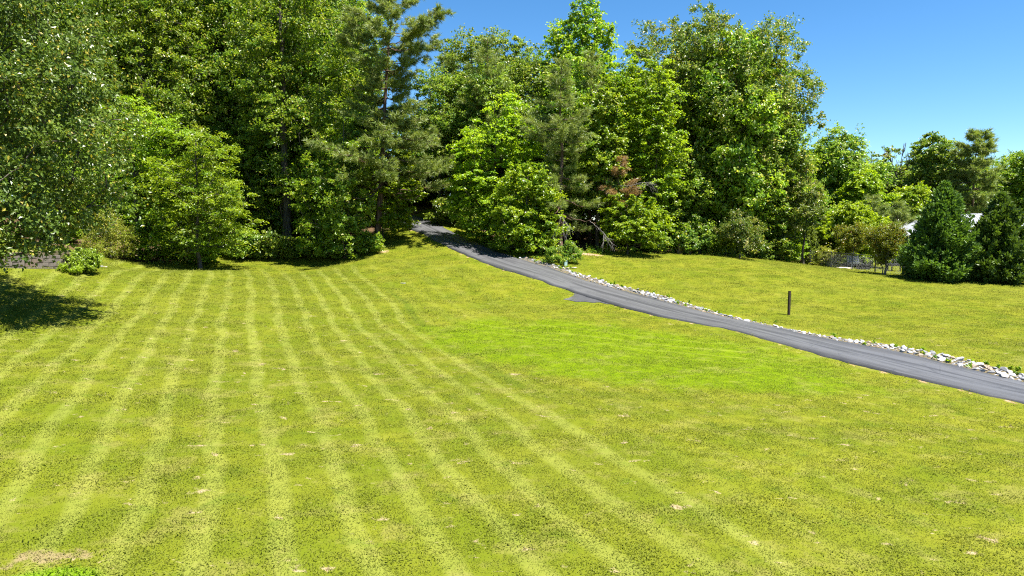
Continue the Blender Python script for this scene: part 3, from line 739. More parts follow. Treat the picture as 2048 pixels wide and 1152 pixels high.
T['B2'] = bl('hornbeam_tree', 'second hornbeam, higher and half hidden behind the pear tree\'s right edge', 275, 47,
  lobes_px(275, 47, [(280,245,62,35,0),(250,290,60,50,0),(320,260,50,35,-.4),(250,210,35,30,0),(300,330,60,50,0),(270,400,60,60,0),(300,440,55,40,-.5),(295,490,55,28,0)]), 'hornbeam', 26,
  trunk_r=.14, nclump=130, cr=.75, n_per=160, L=.15, Wd=.09, flat=.30, ub=1.3, ob=.3, rb=.5, droop=.16, base=2.0)
T['G'] = bl('ash_tree', 'pale green tree peeping over between the big oak and the tall pine', 690, 62,
  lobes_px(690, 62, [(690,90,70,120,0),(660,30,60,60,0),(720,60,55,60,0),(730,160,50,70,0),(680,220,70,80,0)]), 'wood', 27,
  trunk_r=.22, nclump=130, cr=1.05, n_per=130, L=.25, Wd=.15, base=8)
# the tall pine
pine('pine_tree', 'tallest pine with open branches against the sky, left of the driveway', spot(755, 51), hgt(800, -30, 51), (M['pine'], BP), 31, base=4.2, Rr=4.2, whorls=22, per=6,
  trunk_r=.24, lean=(1.55, 0), ntuft=15, nn=24, L=.36, w_=.022, droop=.30, up=.22, dead_below=5.5, skip=.15,
  prof=lambda q: (.75 + .35 * math.sin(q * 9)) * (1.0 if q < .8 else (1 - q) * 4 + .2))
T['Ms'] = bl('maple_sapling', 'small maple with bright spreading leaves under the tall pine, beside the driveway', 766, 51.8,
  lobes_px(766, 51.8, [(800,375,42,20,-.6),(828,388,26,12,-1.0),(790,415,34,22,-.4),(770,350,30,30,.4),(795,443,36,20,-.3),(805,330,26,26,.4)]), 'maple', 32,
  trunk_r=.07, nclump=85, cr=.55, n_per=150, L=.17, Wd=.14, flat=.4, ub=1.1, ob=.3, rb=.5, droop=.1, base=1.2)
# middle of the wood
T['H'] = bl('oak_tree', 'round-topped leafy tree at the head of the driveway, against the sky', 945, 63,
  lobes_px(945, 63, [(950,150,75,85,0),(920,105,45,42,0),(985,95,50,36,0),(1025,90,25,26,0),(1000,170,55,70,-1),(910,190,50,70,0),(950,260,85,70,0),(1010,270,60,70,0)]), 'wood', 33,
  trunk_r=.26, nclump=190, cr=.95, n_per=140, L=.24, Wd=.15, base=7)
pine('pine_tree', 'olive pine in front of the round-topped tree at the head of the driveway', spot(975, 58), hgt(975, 75, 58), (M['pine'], BP), 34, base=5.5, Rr=2.6, whorls=15, per=4, trunk_r=.17, droop=.15, up=.5, ntuft=10, nn=15, L=.34, w_=.017)
pine('pine_tree', 'pine with a flat brush of needles just right of the gap of sky', spot(895, 62), hgt(895, 110, 62), (M['pine'], BP), 35, base=5.0, Rr=2.9, whorls=13, per=4, trunk_r=.17, droop=.2, up=.4, ntuft=10, nn=15, L=.34, w_=.018)
T['I'] = bl('maple_tree', 'bright yellow-green maple leaning over the driveway with layered branches', 990, 51,
  lobes_px(990, 51, [(1010,230,36,42,0),(985,275,62,40,0),(940,305,48,28,-.4),(1030,310,45,50,0),(955,360,62,42,-.5),(1000,400,75,48,0),(930,400,40,35,0),(965,440,60,35,0),(1010,190,18,18,0),(1030,450,50,40,.3)]), 'maple', 36,
  trunk_r=.13, nclump=170, cr=.72, n_per=160, L=.17, Wd=.13, flat=.34, ub=1.2, ob=.35, rb=.5, droop=.14, base=1.0)
T['I2'] = bl('maple_tree', 'low dark-leaved maple at the edge of the wood above the start of the rocks', 1055, 48.3,
  lobes_px(1055, 48.3, [(1050,380,50,55,0),(1035,440,52,45,-.5),(1085,450,50,50,0),(1060,490,55,28,-.4),(1075,400,40,50,.3),(1010,470,36,30,0)]), 'maple', 37,
  trunk_r=.10, nclump=110, cr=.65, n_per=170, L=.18, Wd=.15, flat=.5, ub=1.0, ob=.4, rb=.55, droop=.1, base=.7)
T['K'] = bl('tulip_poplar', 'tall bright tulip poplar, the highest top against the sky in the middle', 1162, 61,
  lobes_px(1162, 61, [(1170,50,38,48,0),(1160,110,62,60,0),(1205,80,28,30,0),(1115,75,24,30,0),(1190,150,50,50,0),(1130,160,50,55,0),(1165,230,70,70,0),(1180,10,22,18,0)]), 'poplar', 38,
  trunk_r=.22, nclump=150, cr=.85, n_per=140, L=.25, Wd=.20, flat=.75, ub=.7, base=7)
pine('pine_tree', 'broad shaggy pine with drooping branches and dead twigs below, right of the bright maple', spot(1120, 50.2), hgt(1112, 120, 50.2), (M['pine'], BP), 39, base=2.2, Rr=3.1, whorls=19, per=5, trunk_r=.2,
  droop=.45, up=.35, ntuft=12, nn=16, L=.33, w_=.016, dead_below=3.4, prof=lambda q: (1 - q) ** .45 * min(1, .8 + .6 * q) * (.8 + .3 * math.sin(q * 13)))
pine('pine_tree', 'olive pine tucked below the tulip poplar', spot(1180, 56), hgt(1175, 110, 56), (M['pine'], BP), 40, base=4, Rr=2.3, whorls=15, per=4, trunk_r=.16, droop=.2, up=.5, ntuft=10, nn=16, L=.34, w_=.017)
T['M'] = bl('maple_tree', 'bright maple filling the middle of the wood between the shaggy pine and the chestnut oak', 1195, 52.5,
  lobes_px(1195, 52.5, [(1160,230,40,45,0),(1195,280,55,55,0),(1215,340,45,45,-.5),(1160,310,45,50,0),(1220,230,36,50,0),(1230,180,28,36,.4),(1190,380,55,40,0)]), 'poplar', 41,
  trunk_r=.13, nclump=130, cr=.75, n_per=150, L=.22, Wd=.17, flat=.6, ub=.9, base=1.5)
T['N'] = bl('maple_tree', 'bright layered maple at the left flank of the chestnut oak', 1310, 53.5,
  lobes_px(1310, 53.5, [(1310,150,34,34,0),(1325,190,36,30,-.4),(1280,190,42,46,0),(1300,240,58,52,0),(1340,290,40,40,-.5),(1280,300,55,50,0),(1310,360,55,50,0),(1270,130,26,30,.4)]), 'maple', 42,
  trunk_r=.14, nclump=150, cr=.75, n_per=150, L=.18, Wd=.14, flat=.4, ub=1.1, ob=.35, rb=.5, droop=.12, base=1.5)
T['R'] = bl('maple_shrub', 'round bright green maple bush at the foot of the wood below the browned pine', 1255, 50.6,
  lobes_px(1255, 50.6, [(1250,420,50,40,0),(1290,430,46,36,0),(1265,465,62,36,-.5),(1310,455,34,34,0),(1235,455,36,36,0)]), 'maple', 43, cat='shrub',
  trunk_r=.06, nclump=85, cr=.55, n_per=150, L=.17, Wd=.14, flat=.5, ub=.9, ob=.4, droop=.08, base=.4)
T['O'] = bl('chestnut_oak', 'huge chestnut oak with tan catkins, the broad crown right of the middle against the sky', 1445, 58,
  lobes_px(1445, 58, [(1400,110,95,80,0),(1330,105,60,58,-.5),(1390,60,55,38,0),(1420,50,45,30,0),(1540,110,68,62,0),(1540,70,40,32,0),(1500,170,90,80,-1.5),(1590,190,55,62,0),(1610,240,36,28,-.5),(1440,230,90,70,-1),(1560,265,55,45,-.5),(1400,320,80,70,0),(1480,330,85,80,-1),(1560,330,60,55,0),(1350,240,60,80,0),(1350,370,60,60,0),(1520,400,60,40,0),(1280,100,26,40,0)]), 'catkin', 44,
  trunk_r=.42, nclump=330, cr=.92, n_per=170, L=.21, Wd=.13, flat=.8, ub=.6, ob=.5, rb=.75, base=5, dmin=.6)
T['P'] = bl('privet_tree', 'small round tan-green tree on the grass edge below the chestnut oak', 1480, 53,
  lobes_px(1480, 53, [(1480,450,44,32,0),(1460,470,30,28,-.3),(1505,470,30,30,-.2),(1485,480,36,24,-.4)]), 'catkin', 45,
  trunk_r=.06, nclump=70, cr=.42, n_per=150, L=.13, Wd=.09, flat=.85, ub=.6, ob=.6, base=.6)
T['Q'] = bl('oak_tree', 'tan-green young oak at the right-hand end of the wood', 1608, 57,
  lobes_px(1608, 57, [(1615,385,34,36,0),(1590,400,36,34,0),(1605,430,42,30,-.4),(1630,395,24,24,0),(1580,450,32,36,0),(1590,340,26,36,.5)]), 'catkin', 46,
  trunk_r=.10, nclump=85, cr=.55, n_per=140, L=.16, Wd=.10, flat=.8, ub=.6, ob=.5, base=2.5)
pine('pine_tree', 'young pine with browned orange needles standing in the green bushes', spot(1228, 51.2), hgt(1235, 318, 51.2), (M['pine_dry'], BP), 47, base=3.6, Rr=1.55, whorls=7, per=4, trunk_r=.09, droop=.0, up=.25, ntuft=9, nn=18, L=.26, w_=.014, skip=.2, lean=(.3, 0))

# shrubs and low growth
def shrub(name, label, px, Y, lobes, mat, seed, group=None, n_per=110, cr=.35, L=.13, Wd=.09, ncl=50, cat='shrub', bark=BK, **kw):
    a = dict(trunk_r=.035, nclump=ncl, cr=cr, n_per=n_per, L=L, Wd=Wd, flat=.75, ub=.65, ob=.5, base=.15, twig=.008, group=group); a.update(kw)
    return bl(name, label, px, Y, lobes, mat, seed, bark, cat, **a)
yb = ground(222, 516)[1]
shrub('yew_shrub', 'feathery yellow-green yew shrub with rusty tips beside the wood edge, right of the pear tree', 222, yb,
  lobes_px(222, yb, [(215,460,34,34,0),(240,475,28,30,-.2),(200,485,30,28,0),(225,500,42,18,-.3),(222,435,20,20,0)]), 'yew', 51, n_per=120, cr=.5, L=.17, Wd=.04, ncl=70, flat=1.0, ub=.3, rb=.9, hang=-.8, bark=M['deadwood'])
yb = ground(166, 545)[1]
shrub('azalea_shrub', 'bright green azalea bush hiding the end of the block wall', 166, yb,
  lobes_px(166, yb, [(165,520,32,22,0),(150,525,24,20,.2),(182,528,20,18,-.1),(165,535,32,12,-.2),(120,515,30,16,.6)]), 'azalea', 52, n_per=150, cr=.26, L=.12, Wd=.06, ncl=75)
yb = ground(138, 546)[1]
shrub('daylily_clump', 'low yellow-green clump of strappy leaves at the foot of the azalea', 138, yb - .15, lobes_px(138, yb - .15, [(128,536,14,8,0),(148,538,12,8,0)]), 'gold', 53, cr=.16, L=.2, Wd=.03, ncl=20, n_per=60, hang=-.5, cat='plant')
yb = ground(280, 517)[1]
cypress('arborvitae_shrub', 'dark narrow arborvitae between the yew shrub and the shade of the wood', spot(278, yb + 1), hgt(278, 458, yb + 1), .85, (M['cypress'], BK), 54, 260, cat='shrub', L=.14)
for k, (px, yy, dy, s, mat, lab) in enumerate([(355, 522, .8, .9, 'wood', 'dark undergrowth bush under the bright hornbeam'), (402, 527, -.2, .75, 'hornbeam', 'low leafy bush hiding the foot of the bright hornbeam'), (470, 524, .8, 1.1, 'wood', 'dark undergrowth bush between the hornbeam and the oak trunk'),
     (545, 524, .6, 1.0, 'wood', 'undergrowth bush at the foot of the big oak trunk'), (620, 522, .6, .9, 'wood', 'lighter undergrowth bush right of the big oak trunk'),
     (665, 520, .4, .8, 'oak', 'low yellow-green bush at the lawn edge under the young oak'), (735, 512, .5, .7, 'oak', 'upright leafy sprout beside the pine trunk'),
     (1310, 508, .8, 1.0, 'wood', 'low dark bush right of the bright maple bush'), (1400, 510, .8, 1.1, 'wood', 'low dark bush at the foot of the chestnut oak'),
     (1440, 512, 1.2, .9, 'maple', 'low green bush left of the small round tree'), (1535, 520, 1.0, 1.1, 'wood', 'leafy green bush right of the small round tree'),
     (900, 468, 3.2, 1.1, 'wood', 'dark roadside bush beyond the driveway, left of the bright maple'), (960, 484, 2.5, 1.0, 'wood', 'dark roadside bush under the bright maple')]):
    Yb = ground(px, yy)[1] + dy; k2 = 1 / px_m(Yb)
    b = spot(px, Yb); r = 1.15 * s
    g = np.random.default_rng(60 + k)
    lb = [(g.uniform(-1.1, 1.1) * r, g.uniform(-.5, .5) * r, r * g.uniform(.25, 1.5), r * g.uniform(.25, .6), r * .5, r * g.uniform(.25, .6)) for _ in range(9)]
    broadleaf('bush' if px != 735 else 'sprout', lab, 'shrub', b, 2 * r, (M[mat], BK), lb, 60 + k, .03, 110, .34, 46, .21, .14, flat=.6, base=.2, twig=.008, dmin=.9)
yb = ground(1122, 531)[1] + .35
shrub('pine_seedling', 'small scrubby green bush behind the pale utility box', 1118, yb, lobes_px(1118, yb, [(1106,508,12,22,0),(1125,512,14,16,.2),(1122,523,32,9,0),(1146,510,12,16,.3),(1135,498,10,12,.4)]), 'wood', 75, L=.17, Wd=.06, ncl=50, cr=.30, hang=-.5, ub=.3, rb=1.0)
yb = ground(1590, 523)[1] + .8
shrub('dogwood_shrub', 'light feathery shrub at the right-hand end of the wood, left of the fence', 1590, yb, lobes_px(1590, yb, [(1590,492,30,24,0),(1575,505,26,18,0),(1605,500,22,22,0),(1588,478,18,14,0)]), 'hornbeam', 76, L=.15, Wd=.09, ncl=60, cr=.42, flat=.45, ub=1.0)

# far trees on the right
def far(kind, label, px, Y, top, hw, seed, mat='wood', bottom=500, **kw):
    kk = px_m(Y); b = spot(px, Y); H = hgt(px, top, Y); bs = max(.3, (ray(px, bottom, Y)[2] - b[2]) * .35)
    g = np.random.default_rng(seed)
    a = dict(trunk_r=.2, nclump=140, cr=hw * kk * .29, n_per=230, L=.28, Wd=.18, base=bs, flat=.55, ub=.9, droop=.1, dmin=.6); a.update(kw)
    return broadleaf(kind, label, 'tree', b, H, (M[mat], BK), auto_lobes(g, H, hw * kk, bs, 9), seed, **a)
far('oak_tree', 'broad round green tree at the back, first right of the chestnut oak', 1672, 75, 255, 74, 81, 'wood', 430, nclump=150)
far('maple_tree', 'bright yellow-green tree low in front of the broad round tree at the back', 1722, 69, 338, 50, 82, 'maple', 470)
far('oak_tree', 'thin-topped olive tree at the back with sky showing through, left of the dead stem', 1768, 80, 278, 36, 83, 'catkin', 390, nclump=45, n_per=110)
far('oak_tree', 'tall green tree at the back between the dead stem and the flat-topped pine', 1852, 77, 258, 58, 84, 'wood', 420, nclump=110)
far('maple_tree', 'yellow-green tree at the back, above the left cypress', 1815, 70, 372, 50, 85, 'maple', 470)
far('maple_tree', 'yellow-green tree at the back by the right border, above the house roof', 2040, 76, 302, 62, 86, 'poplar', 460, nclump=120)
far('oak_tree', 'green tree behind the house, between the two cypresses', 1960, 78, 372, 60, 87, 'wood', 470)
far('oak_tree', 'light green tree low at the back, left of the feathery pines', 1665, 66, 415, 50, 88, 'hornbeam', 515, flat=.35, ub=1.2)
far('oak_tree', 'tree beyond the right border, behind the house', 2125, 77, 330, 66, 89, 'wood', 470)
far('mimosa_tree', 'flat-layered bright green mimosa behind the left crape myrtle', 1700, 61, 408, 58, 90, 'gold', 480, flat=.4, ub=.8, rb=.8)
far('holly_tree', 'narrow yellow-green tree between the chestnut oak and the fence', 1632, 62, 398, 30, 91, 'maple', 515, nclump=60, cr=.5)
pine('pine_tree', 'flat-topped tall pine at the back right, above the gap between the two cypresses', spot(1940, 73), hgt(1940, 265, 73), (M['pine'], BP), 92, base=4.5, Rr=3.3, whorls=15, per=5, trunk_r=.22, droop=.12, up=.2, ntuft=13, nn=20, L=.46, w_=.03, skip=.12, prof=lambda q: (.95 - .5 * q) * (.85 + .2 * math.sin(q * 17)))
pine('pine_tree', 'feathery young pine behind the fence, left of the house', spot(1735, 66), hgt(1735, 395, 66), (M['pine'], BP), 93, base=.8, Rr=2.7, whorls=11, per=5, trunk_r=.1, droop=.1, up=.3, ntuft=10, nn=14, L=.4, w_=.02)
pine('pine_tree', 'second feathery young pine, just left of the house roof', spot(1790, 67), hgt(1790, 405, 67), (M['pine'], BP), 94, base=.8, Rr=2.5, whorls=11, per=5, trunk_r=.1, droop=.1, up=.3, ntuft=10, nn=14, L=.4, w_=.02)
cypress('cedar_shrub', 'grey-green upright cedar at the left end of the fence', spot(1622, 60), hgt(1622, 452, 60), 1.0, (M['pine'], BK), 95, 220, L=.18, cat='shrub')
yb = 58
shrub('golden_shrub', 'golden yellow-green hedge-like shrub behind the two crape myrtles', 1745, yb, lobes_px(1745, yb, [(1745,478,34,22,0),(1720,485,28,22,0),(1775,482,26,22,0),(1735,465,16,14,0),(1760,462,14,14,0),(1745,505,44,24,0),(1715,510,34,22,0)]), 'gold', 96, L=.17, Wd=.12, ncl=70, cr=.5)
shrub('golden_shrub', 'pale golden shrub seen through the left end of the fence', 1652, 57.2, lobes_px(1652, 57.2, [(1645,512,18,16,0),(1662,515,16,16,0),(1650,524,24,10,0)]), 'yew', 97, L=.15, Wd=.08, ncl=40, cr=.35)
# crape myrtles, vase shaped
for k, (px, py, top, hw, lab) in enumerate([(1703, 537, 452, 34, 'bronze-leaved crape myrtle inside the fence, the left one of two'), (1771, 548, 452, 33, 'bronze-leaved crape myrtle at the fence, the right one nearer the house')]):
    b_ = ground(px, py); Yc = b_[1] + (.6 if k == 0 else -.5); hh = (py - top) * px_m(Yc); r = hw * px_m(Yc)
    lb = [(0, 0, hh * .66, r * .7, r * .7, hh * .26), (r * .62, 0, hh * .80, r * .36, r * .4, hh * .18), (-r * .62, .1, hh * .78, r * .36, r * .4, hh * .18), (r * .2, -.2, hh * .90, r * .35, r * .4, hh * .12), (-r * .25, -.2, hh * .88, r * .3, r * .4, hh * .12), (0, .1, hh * .42, r * .42, r * .4, hh * .14)]
    broadleaf('crape_myrtle', lab, 'tree', spot(px, Yc), hh, (M['crape'], BPL), lb, 98 + k, .055, 90, .42, 130, .13, .07, flat=.9, ub=.4, ob=.4, rb=.8, hang=-.7, base=.7, stems=4)
# Leyland cypresses
Yl = ground(1876, 560)[1]
c1 = cypress('cypress_tree', 'left one of two dense dark green cypresses in front of the house', spot(1883, Yl), hgt(1883, 366, Yl), 70 * px_m(Yl), (M['cypress'], BK), 101, 900, per=48, L=.26)
Yl2 = ground(1988, 564)[1]
cypress('cypress_tree', 'right one of two dense dark green cypresses, by the right border', spot(1996, Yl2), hgt(1996, 388, Yl2), 70 * px_m(Yl2), (M['cypress'], BK), 102, 900, per=48, L=.26)
shrub('boxwood_shrub', 'small rounded grey-green shrub between the feet of the two cypresses', 1930, Yl + 2.2, lobes_px(1930, Yl + 2.2, [(1930,550,16,9,0),(1922,553,10,7,0)]), 'yew', 103, L=.08, Wd=.05, ncl=30, cr=.16)

# two full-crowned wood trees, the sources of the deeper rows
gB = np.random.default_rng(300)
for nm, H_, sd in (('Z1', 19, 301), ('Z2', 17, 302)):
    lb = auto_lobes(gB, H_, 4.6, 1.0, 13) + [(gB.uniform(-2.5, 2.5), gB.uniform(-2, 2), gB.uniform(1.5, 5), 2.2, 2.2, 1.8) for _ in range(5)]
    b_ = spot(470 if nm == 'Z1' else 90, 62)
    T[nm] = broadleaf('leafy_tree', 'full-crowned tree behind the front row, ' + ('left of the big oak' if nm == 'Z1' else 'behind the pear tree'), 'tree', b_, H_, (M['wood'] if nm == 'Z1' else M['oak'], BK), lb, sd, trunk_r=.24, nclump=260, cr=1.05, n_per=112, L=.29, Wd=.17, base=1.5)
# trees standing deeper in the wood: copies with their own place, turn and size
src = {'H': T['H'], 'K': T['K'], 'M': T['M'], 'Z1': T['Z1'], 'Z2': T['Z2']}
def skyline(px):
    return float(np.interp(px, [-300, 700, 760, 800, 870, 900, 1060, 1080, 1100, 1240, 1262, 1300, 1560, 1600, 1640], [-120, -60, 20, 130, 190, 110, 105, 140, 120, 150, 160, 95, 100, 260, 330]))
rb = random.Random(8); nback = 0
HS = {k: max(c[2] for c in [v.co for v in T[k].children[2].data.vertices][::50]) for k in src}
for row, (Y0, step) in enumerate([(59, 95), (67, 90), (77, 100)]):
    px = -260 + row * 40
    while px < 1640:
        Yb = Y0 + rb.uniform(-2, 2); q = px + rb.uniform(-25, 25)
        x = ray(q, 500, Yb)[0]
        on_drive = abs(float(drive_dist(np.array([x]), np.array([Yb]))[0][0])) < 2.2
        if not on_drive:
            k = rb.choice(['Z1', 'Z2', 'Z1', 'Z2', 'H', 'K', 'M'] if row == 0 else ['Z1', 'Z2']); hw_ok = skyline(q); hw2 = min(skyline(q - 45), skyline(q + 45)) if row else hw_ok
            top = max(skyline(q - 55), skyline(q), skyline(q + 55)) + rb.uniform(15, 60)
            Hn = hgt(q, top, Yb); sc = Hn / HS[k]
            sxy = min(max(sc, .62), 1.0)
            if Hn > 4:
                copy_thing(src[k], spot(q, Yb), rb.uniform(0, 6.28), (sxy, sxy, sc), 'leafy tree standing deeper in the wood, mostly hidden behind the front trees', 'trees deeper in the wood')
                nback += 1
        px += step
for k, (px, Yb, top) in enumerate([(1590, 84, 320), (1640, 90, 290), (1690, 88, 300), (1735, 92, 315), (1775, 86, 325), (1815, 90, 315), (1860, 92, 300), (1905, 86, 305), (1960, 92, 305), (2010, 86, 315), (2060, 92, 305), (2110, 86, 310), (2170, 92, 300), (2230, 88, 310)]):
    sc = hgt(px, top, Yb) / 18.0
    copy_thing(T['Z1'] if k % 2 else T['Z2'], spot(px, Yb), k * 2.1, (max(.8, sc), max(.8, sc), sc), 'leafy tree in the far row behind the house and fence', 'far row of trees behind the house')
# understory saplings filling the dark between trunks
for k, (px, Yb, sc) in enumerate([(705, 59, 1.1), (735, 64, 1.2), (745, 57.5, .7), (120, 47, .9), (210, 52, 1.0), (330, 55, 1.1), (520, 56, 1.0), (600, 57, 1.1), (660, 56, .9), (860, 68, 1.1), (1000, 60, 1.1), (1090, 56, 1.1), (1350, 57, 1.1), (1420, 60, 1.2), (1520, 60, 1.1), (1560, 59, .9), (430, 53, .9), (1250, 55, 1.0)]):
    copy_thing(T['I2'] if k % 2 else T['E'], spot(px, Yb), k * 1.7, (sc, sc, sc * .9), 'shaded sapling filling the dark space under the wood\'s canopy', 'saplings under the canopy')

# ragged weeds and seedlings where the mower stops
ge = np.random.default_rng(404); ec = []
for E_, (xa, xb), off_ in ((EDGE, (-24.5, -9.2), 3.4), (EDGE2, (-1.0, 24.5), .9), (np.array([(-7.4, 52), (-1.2, 46.0)]), (-3.6, -1.4), 3.6)):
    n_ = int((xb - xa) * 11); x_ = ge.uniform(xa, xb, n_); y_ = np.interp(x_, E_[:, 0], E_[:, 1]) + off_ + ge.normal(0, .55, n_) + np.abs(ge.normal(0, .6, n_))
    ec.append(np.stack([x_, y_, Z(x_, y_) + ge.uniform(.0, .22, n_)], 1))
ec = np.concatenate(ec); ec = ec[np.abs(drive_dist(ec[:, 0], ec[:, 1])[0]) > 1.9]; n_wood = len(ec)
ri = ge.integers(0, len(MID), 120); ri = ri[(MID[ri, 1] > 17) & (MID[ri, 1] < 46)]; rp = MID[ri] + NOR[ri] * (HW + ge.uniform(.1, 1.25, len(ri)))[:, None]
ec = np.concatenate([ec, np.c_[rp, Z(rp[:, 0], rp[:, 1]) + .06]])
V, F, ti = leaf_geo(ge, ec, np.where(np.arange(len(ec)) < n_wood, ge.uniform(.12, .42, len(ec)), ge.uniform(.05, .11, len(ec))), 20, .16, .07, .9, .5, .2, .9, 0, (0, 0), -.3)
zz = V.reshape(-1, 4, 3); lowest = zz[:, :, 2].min(1) - Z(zz[:, 0, 0], zz[:, 0, 1]); V = (zz + np.stack([0 * lowest, 0 * lowest, np.maximum(0, .01 - lowest)], 1)[:, None]).reshape(-1, 3)
link('undergrowth', mesh_np('undergrowth', V, F, M['oak'], ti), kind='stuff', label='ragged weeds and seedlings along the edge of the wood and among the rocks', category='weeds')
# ------------------------------------------------------------------ dead branches and straw
def twigs(name, label, cat, loc, strokes, mat, seed, r0=.02, forks=5, flen=.5, droop=.4):
    g = np.random.default_rng(seed); root = thing(name, label, cat, loc)
    P0, P1, R0, R1 = [], [], [], []; Q0, Q1, S0, S1 = [], [], [], []
    for pts in strokes:
        pts = dense(np.array(pts, float), .12); n = len(pts); pts[1:-1] += g.normal(0, .015, (n - 2, 3)); rr = r0 * (1 - .8 * np.linspace(0, 1, n))
        P0 += list(pts[:-1]); P1 += list(pts[1:]); R0 += list(rr[:-1]); R1 += list(rr[1:])
        for _ in range(forks):
            i = g.integers(n // 4, n - 1); d = unit(pts[min(i + 1, n - 1)] - pts[i] + g.normal(0, .08, 3)); p = pts[i]
            for s in range(4):
                d = unit(d + g.normal(0, .22, 3) + np.array([0, 0, -droop * .25])); q = p + d * flen * .25
                Q0.append(p); Q1.append(q); S0.append(r0 * .45 * (1 - s * .2)); S1.append(r0 * .45 * (.8 - s * .2)); p = q
    V, F = tubes(P0, P1, R0, R1, 5); link('branch', mesh_np('branch', V, F, mat, smooth=True), root)
    V, F = tubes(Q0, Q1, S0, S1, 4); link('twig', mesh_np('twig', V, F, mat, smooth=True), root, kind='stuff')
    return root
def px_stroke(base, Y, pl): return [np.array(ray(x, y, Y + dz)) - np.array(base) for x, y, dz in pl]
Yd = 49.6; b = np.array(spot(1275, Yd))
twigs('dead_branch', 'bare grey dead branch arching out of the bushes left of the chestnut oak', 'branch', b,
  [px_stroke(b, Yd, [(1262,372,.8),(1280,366,.2),(1300,364,0),(1312,372,-.1),(1316,386,-.1)]), px_stroke(b, Yd, [(1266,370,.7),(1285,364,.1),(1304,369,0),(1311,382,0)]),
   px_stroke(b, Yd, [(1268,376,.6),(1290,369,0),(1306,376,-.1),(1308,388,0)]), px_stroke(b, Yd, [(1240,372,1.2),(1265,371,.7)])], M['deadwood'], 111, .018, 9, .55, .9)
Yd = 47.2; b = np.array(spot(1215, Yd))
twigs('dead_branch', 'fallen grey dead limb sloping down onto the grass under the shaggy pine', 'branch', b,
  [px_stroke(b, Yd, [(1180,442,1.0),(1205,463,.4),(1212,478,.1),(1226,502,-.1)]), px_stroke(b, Yd, [(1205,463,.4),(1222,485,0),(1230,503,-.1)]), px_stroke(b, Yd, [(1207,470,.3),(1208,490,0),(1205,503,0)])], M['deadwood'], 112, .02, 12, .5, .8)
Yd = 46.9; b = np.array(spot(1120, Yd))
twigs('dead_branch', 'tangle of pale dead twigs hanging below the shaggy pine', 'branch', b,
  [px_stroke(b, Yd, [(1122,432,1.2),(1132,447,.4),(1136,462,.1),(1128,480,0)]), px_stroke(b, Yd, [(1122,432,1.2),(1118,450,.4),(1108,470,.1),(1104,486,0)]), px_stroke(b, Yd, [(1132,447,.4),(1142,456,0)]), px_stroke(b, Yd, [(1128,436,1.0),(1126,455,.3),(1130,476,.1)])], M['deadwood'], 113, .013, 9, .7, 1.2)
yb = ground(236, 514)[1]; b = np.array(spot(243, yb))
twigs('dead_branch', 'pinkish bare twigs at the right side of the yew shrub', 'branch', b,
  [px_stroke(b, yb, [(240,512,0),(255,500,-.2),(268,488,-.2),(272,476,-.1)]), px_stroke(b, yb, [(240,512,0),(252,494,-.2),(264,474,-.1),(268,464,0)]), px_stroke(b, yb, [(240,512,0),(246,488,0),(254,462,.1)])], M['deadwood'], 114, .018, 9, .45, -.3)
Yd = 79; b = np.array(spot(1800, Yd))
twigs('dead_tree', 'bare grey dead tree stem rising to the sky at the back right', 'tree', b,
  [[(0, 0, -.1), (.2, 0, 5), tuple(np.array(ray(1800, 340, Yd)) - b), tuple(np.array(ray(1808, 287, Yd)) - b)], px_stroke(b, Yd, [(1801,380,0),(1788,340,0),(1780,318,0)]), px_stroke(b, Yd, [(1800,350,0),(1815,330,0),(1822,322,0)])], M['deadwood'], 115, .12, 16, 1.6, -.2)
def blades(name, label, loc, n, rad, h, mat, seed, w_=.012):
    g = np.random.default_rng(seed); r = rad * np.sqrt(g.random(n)); th = g.random(n) * 6.283
    p = np.stack([r * np.cos(th), r * np.sin(th) * .6, 0 * r], 1); hh = h * g.uniform(.5, 1.1, n)
    tp = p + g.normal(0, .16 * h, (n, 3)); tp[:, 2] = hh; s = np.stack([np.cos(th), np.sin(th), 0 * th], 1) * w_
    V = np.stack([p - s, p + s, tp + s * .5, tp - s * .5], 1).reshape(-1, 3)
    return link(name, mesh_np(name, V, np.arange(4 * n).reshape(-1, 4), mat, g.random(n)), None, loc, label=label, category='plant')
blades('dry_weeds', 'clump of tan dry weed stalks at the foot of the wood below the chestnut oak', ground(1368, 508), 120, .55, .75, M['straw'], 121, .014)
blades('dry_weeds', 'tan dry weed stalks by the right border, beside the right cypress', spot(2042, 47.5), 120, .8, 1.0, M['straw'], 122, .02)

# ------------------------------------------------------------------ rocks along the driveway
def rock_mesh(seed):
    g = np.random.default_rng(seed); bm = bmesh.new()
    for p in unit(g.normal(size=(20, 3))) * g.uniform(.75, 1.0, (20, 1)) * np.array([1, .75, .6]) * .5: bm.verts.new(p)
    r = bmesh.ops.convex_hull(bm, input=bm.verts[:])
    bmesh.ops.delete(bm, geom=[v for v in bm.verts if not v.link_faces], context='VERTS')
    return bm
RM = [rock_mat('rock_pale', (.25, .25, .26), (.37, .365, .37), (.16, .157, .16)), rock_mat('rock_grey', (.12, .125, .14), (.22, .225, .24), (.08, .08, .09)), rock_mat('rock_tan', (.26, .20, .15), (.36, .30, .24), (.20, .13, .09))]
RL = ['pale whitish angular rock lining the driveway', 'darker blue-grey angular rock lining the driveway', 'tan angular rock lining the driveway']
RMesh = [[bm_mesh('rock', rock_mesh(200 + 10 * k + i), RM[k]) for i in range(5)] for k in range(3)]
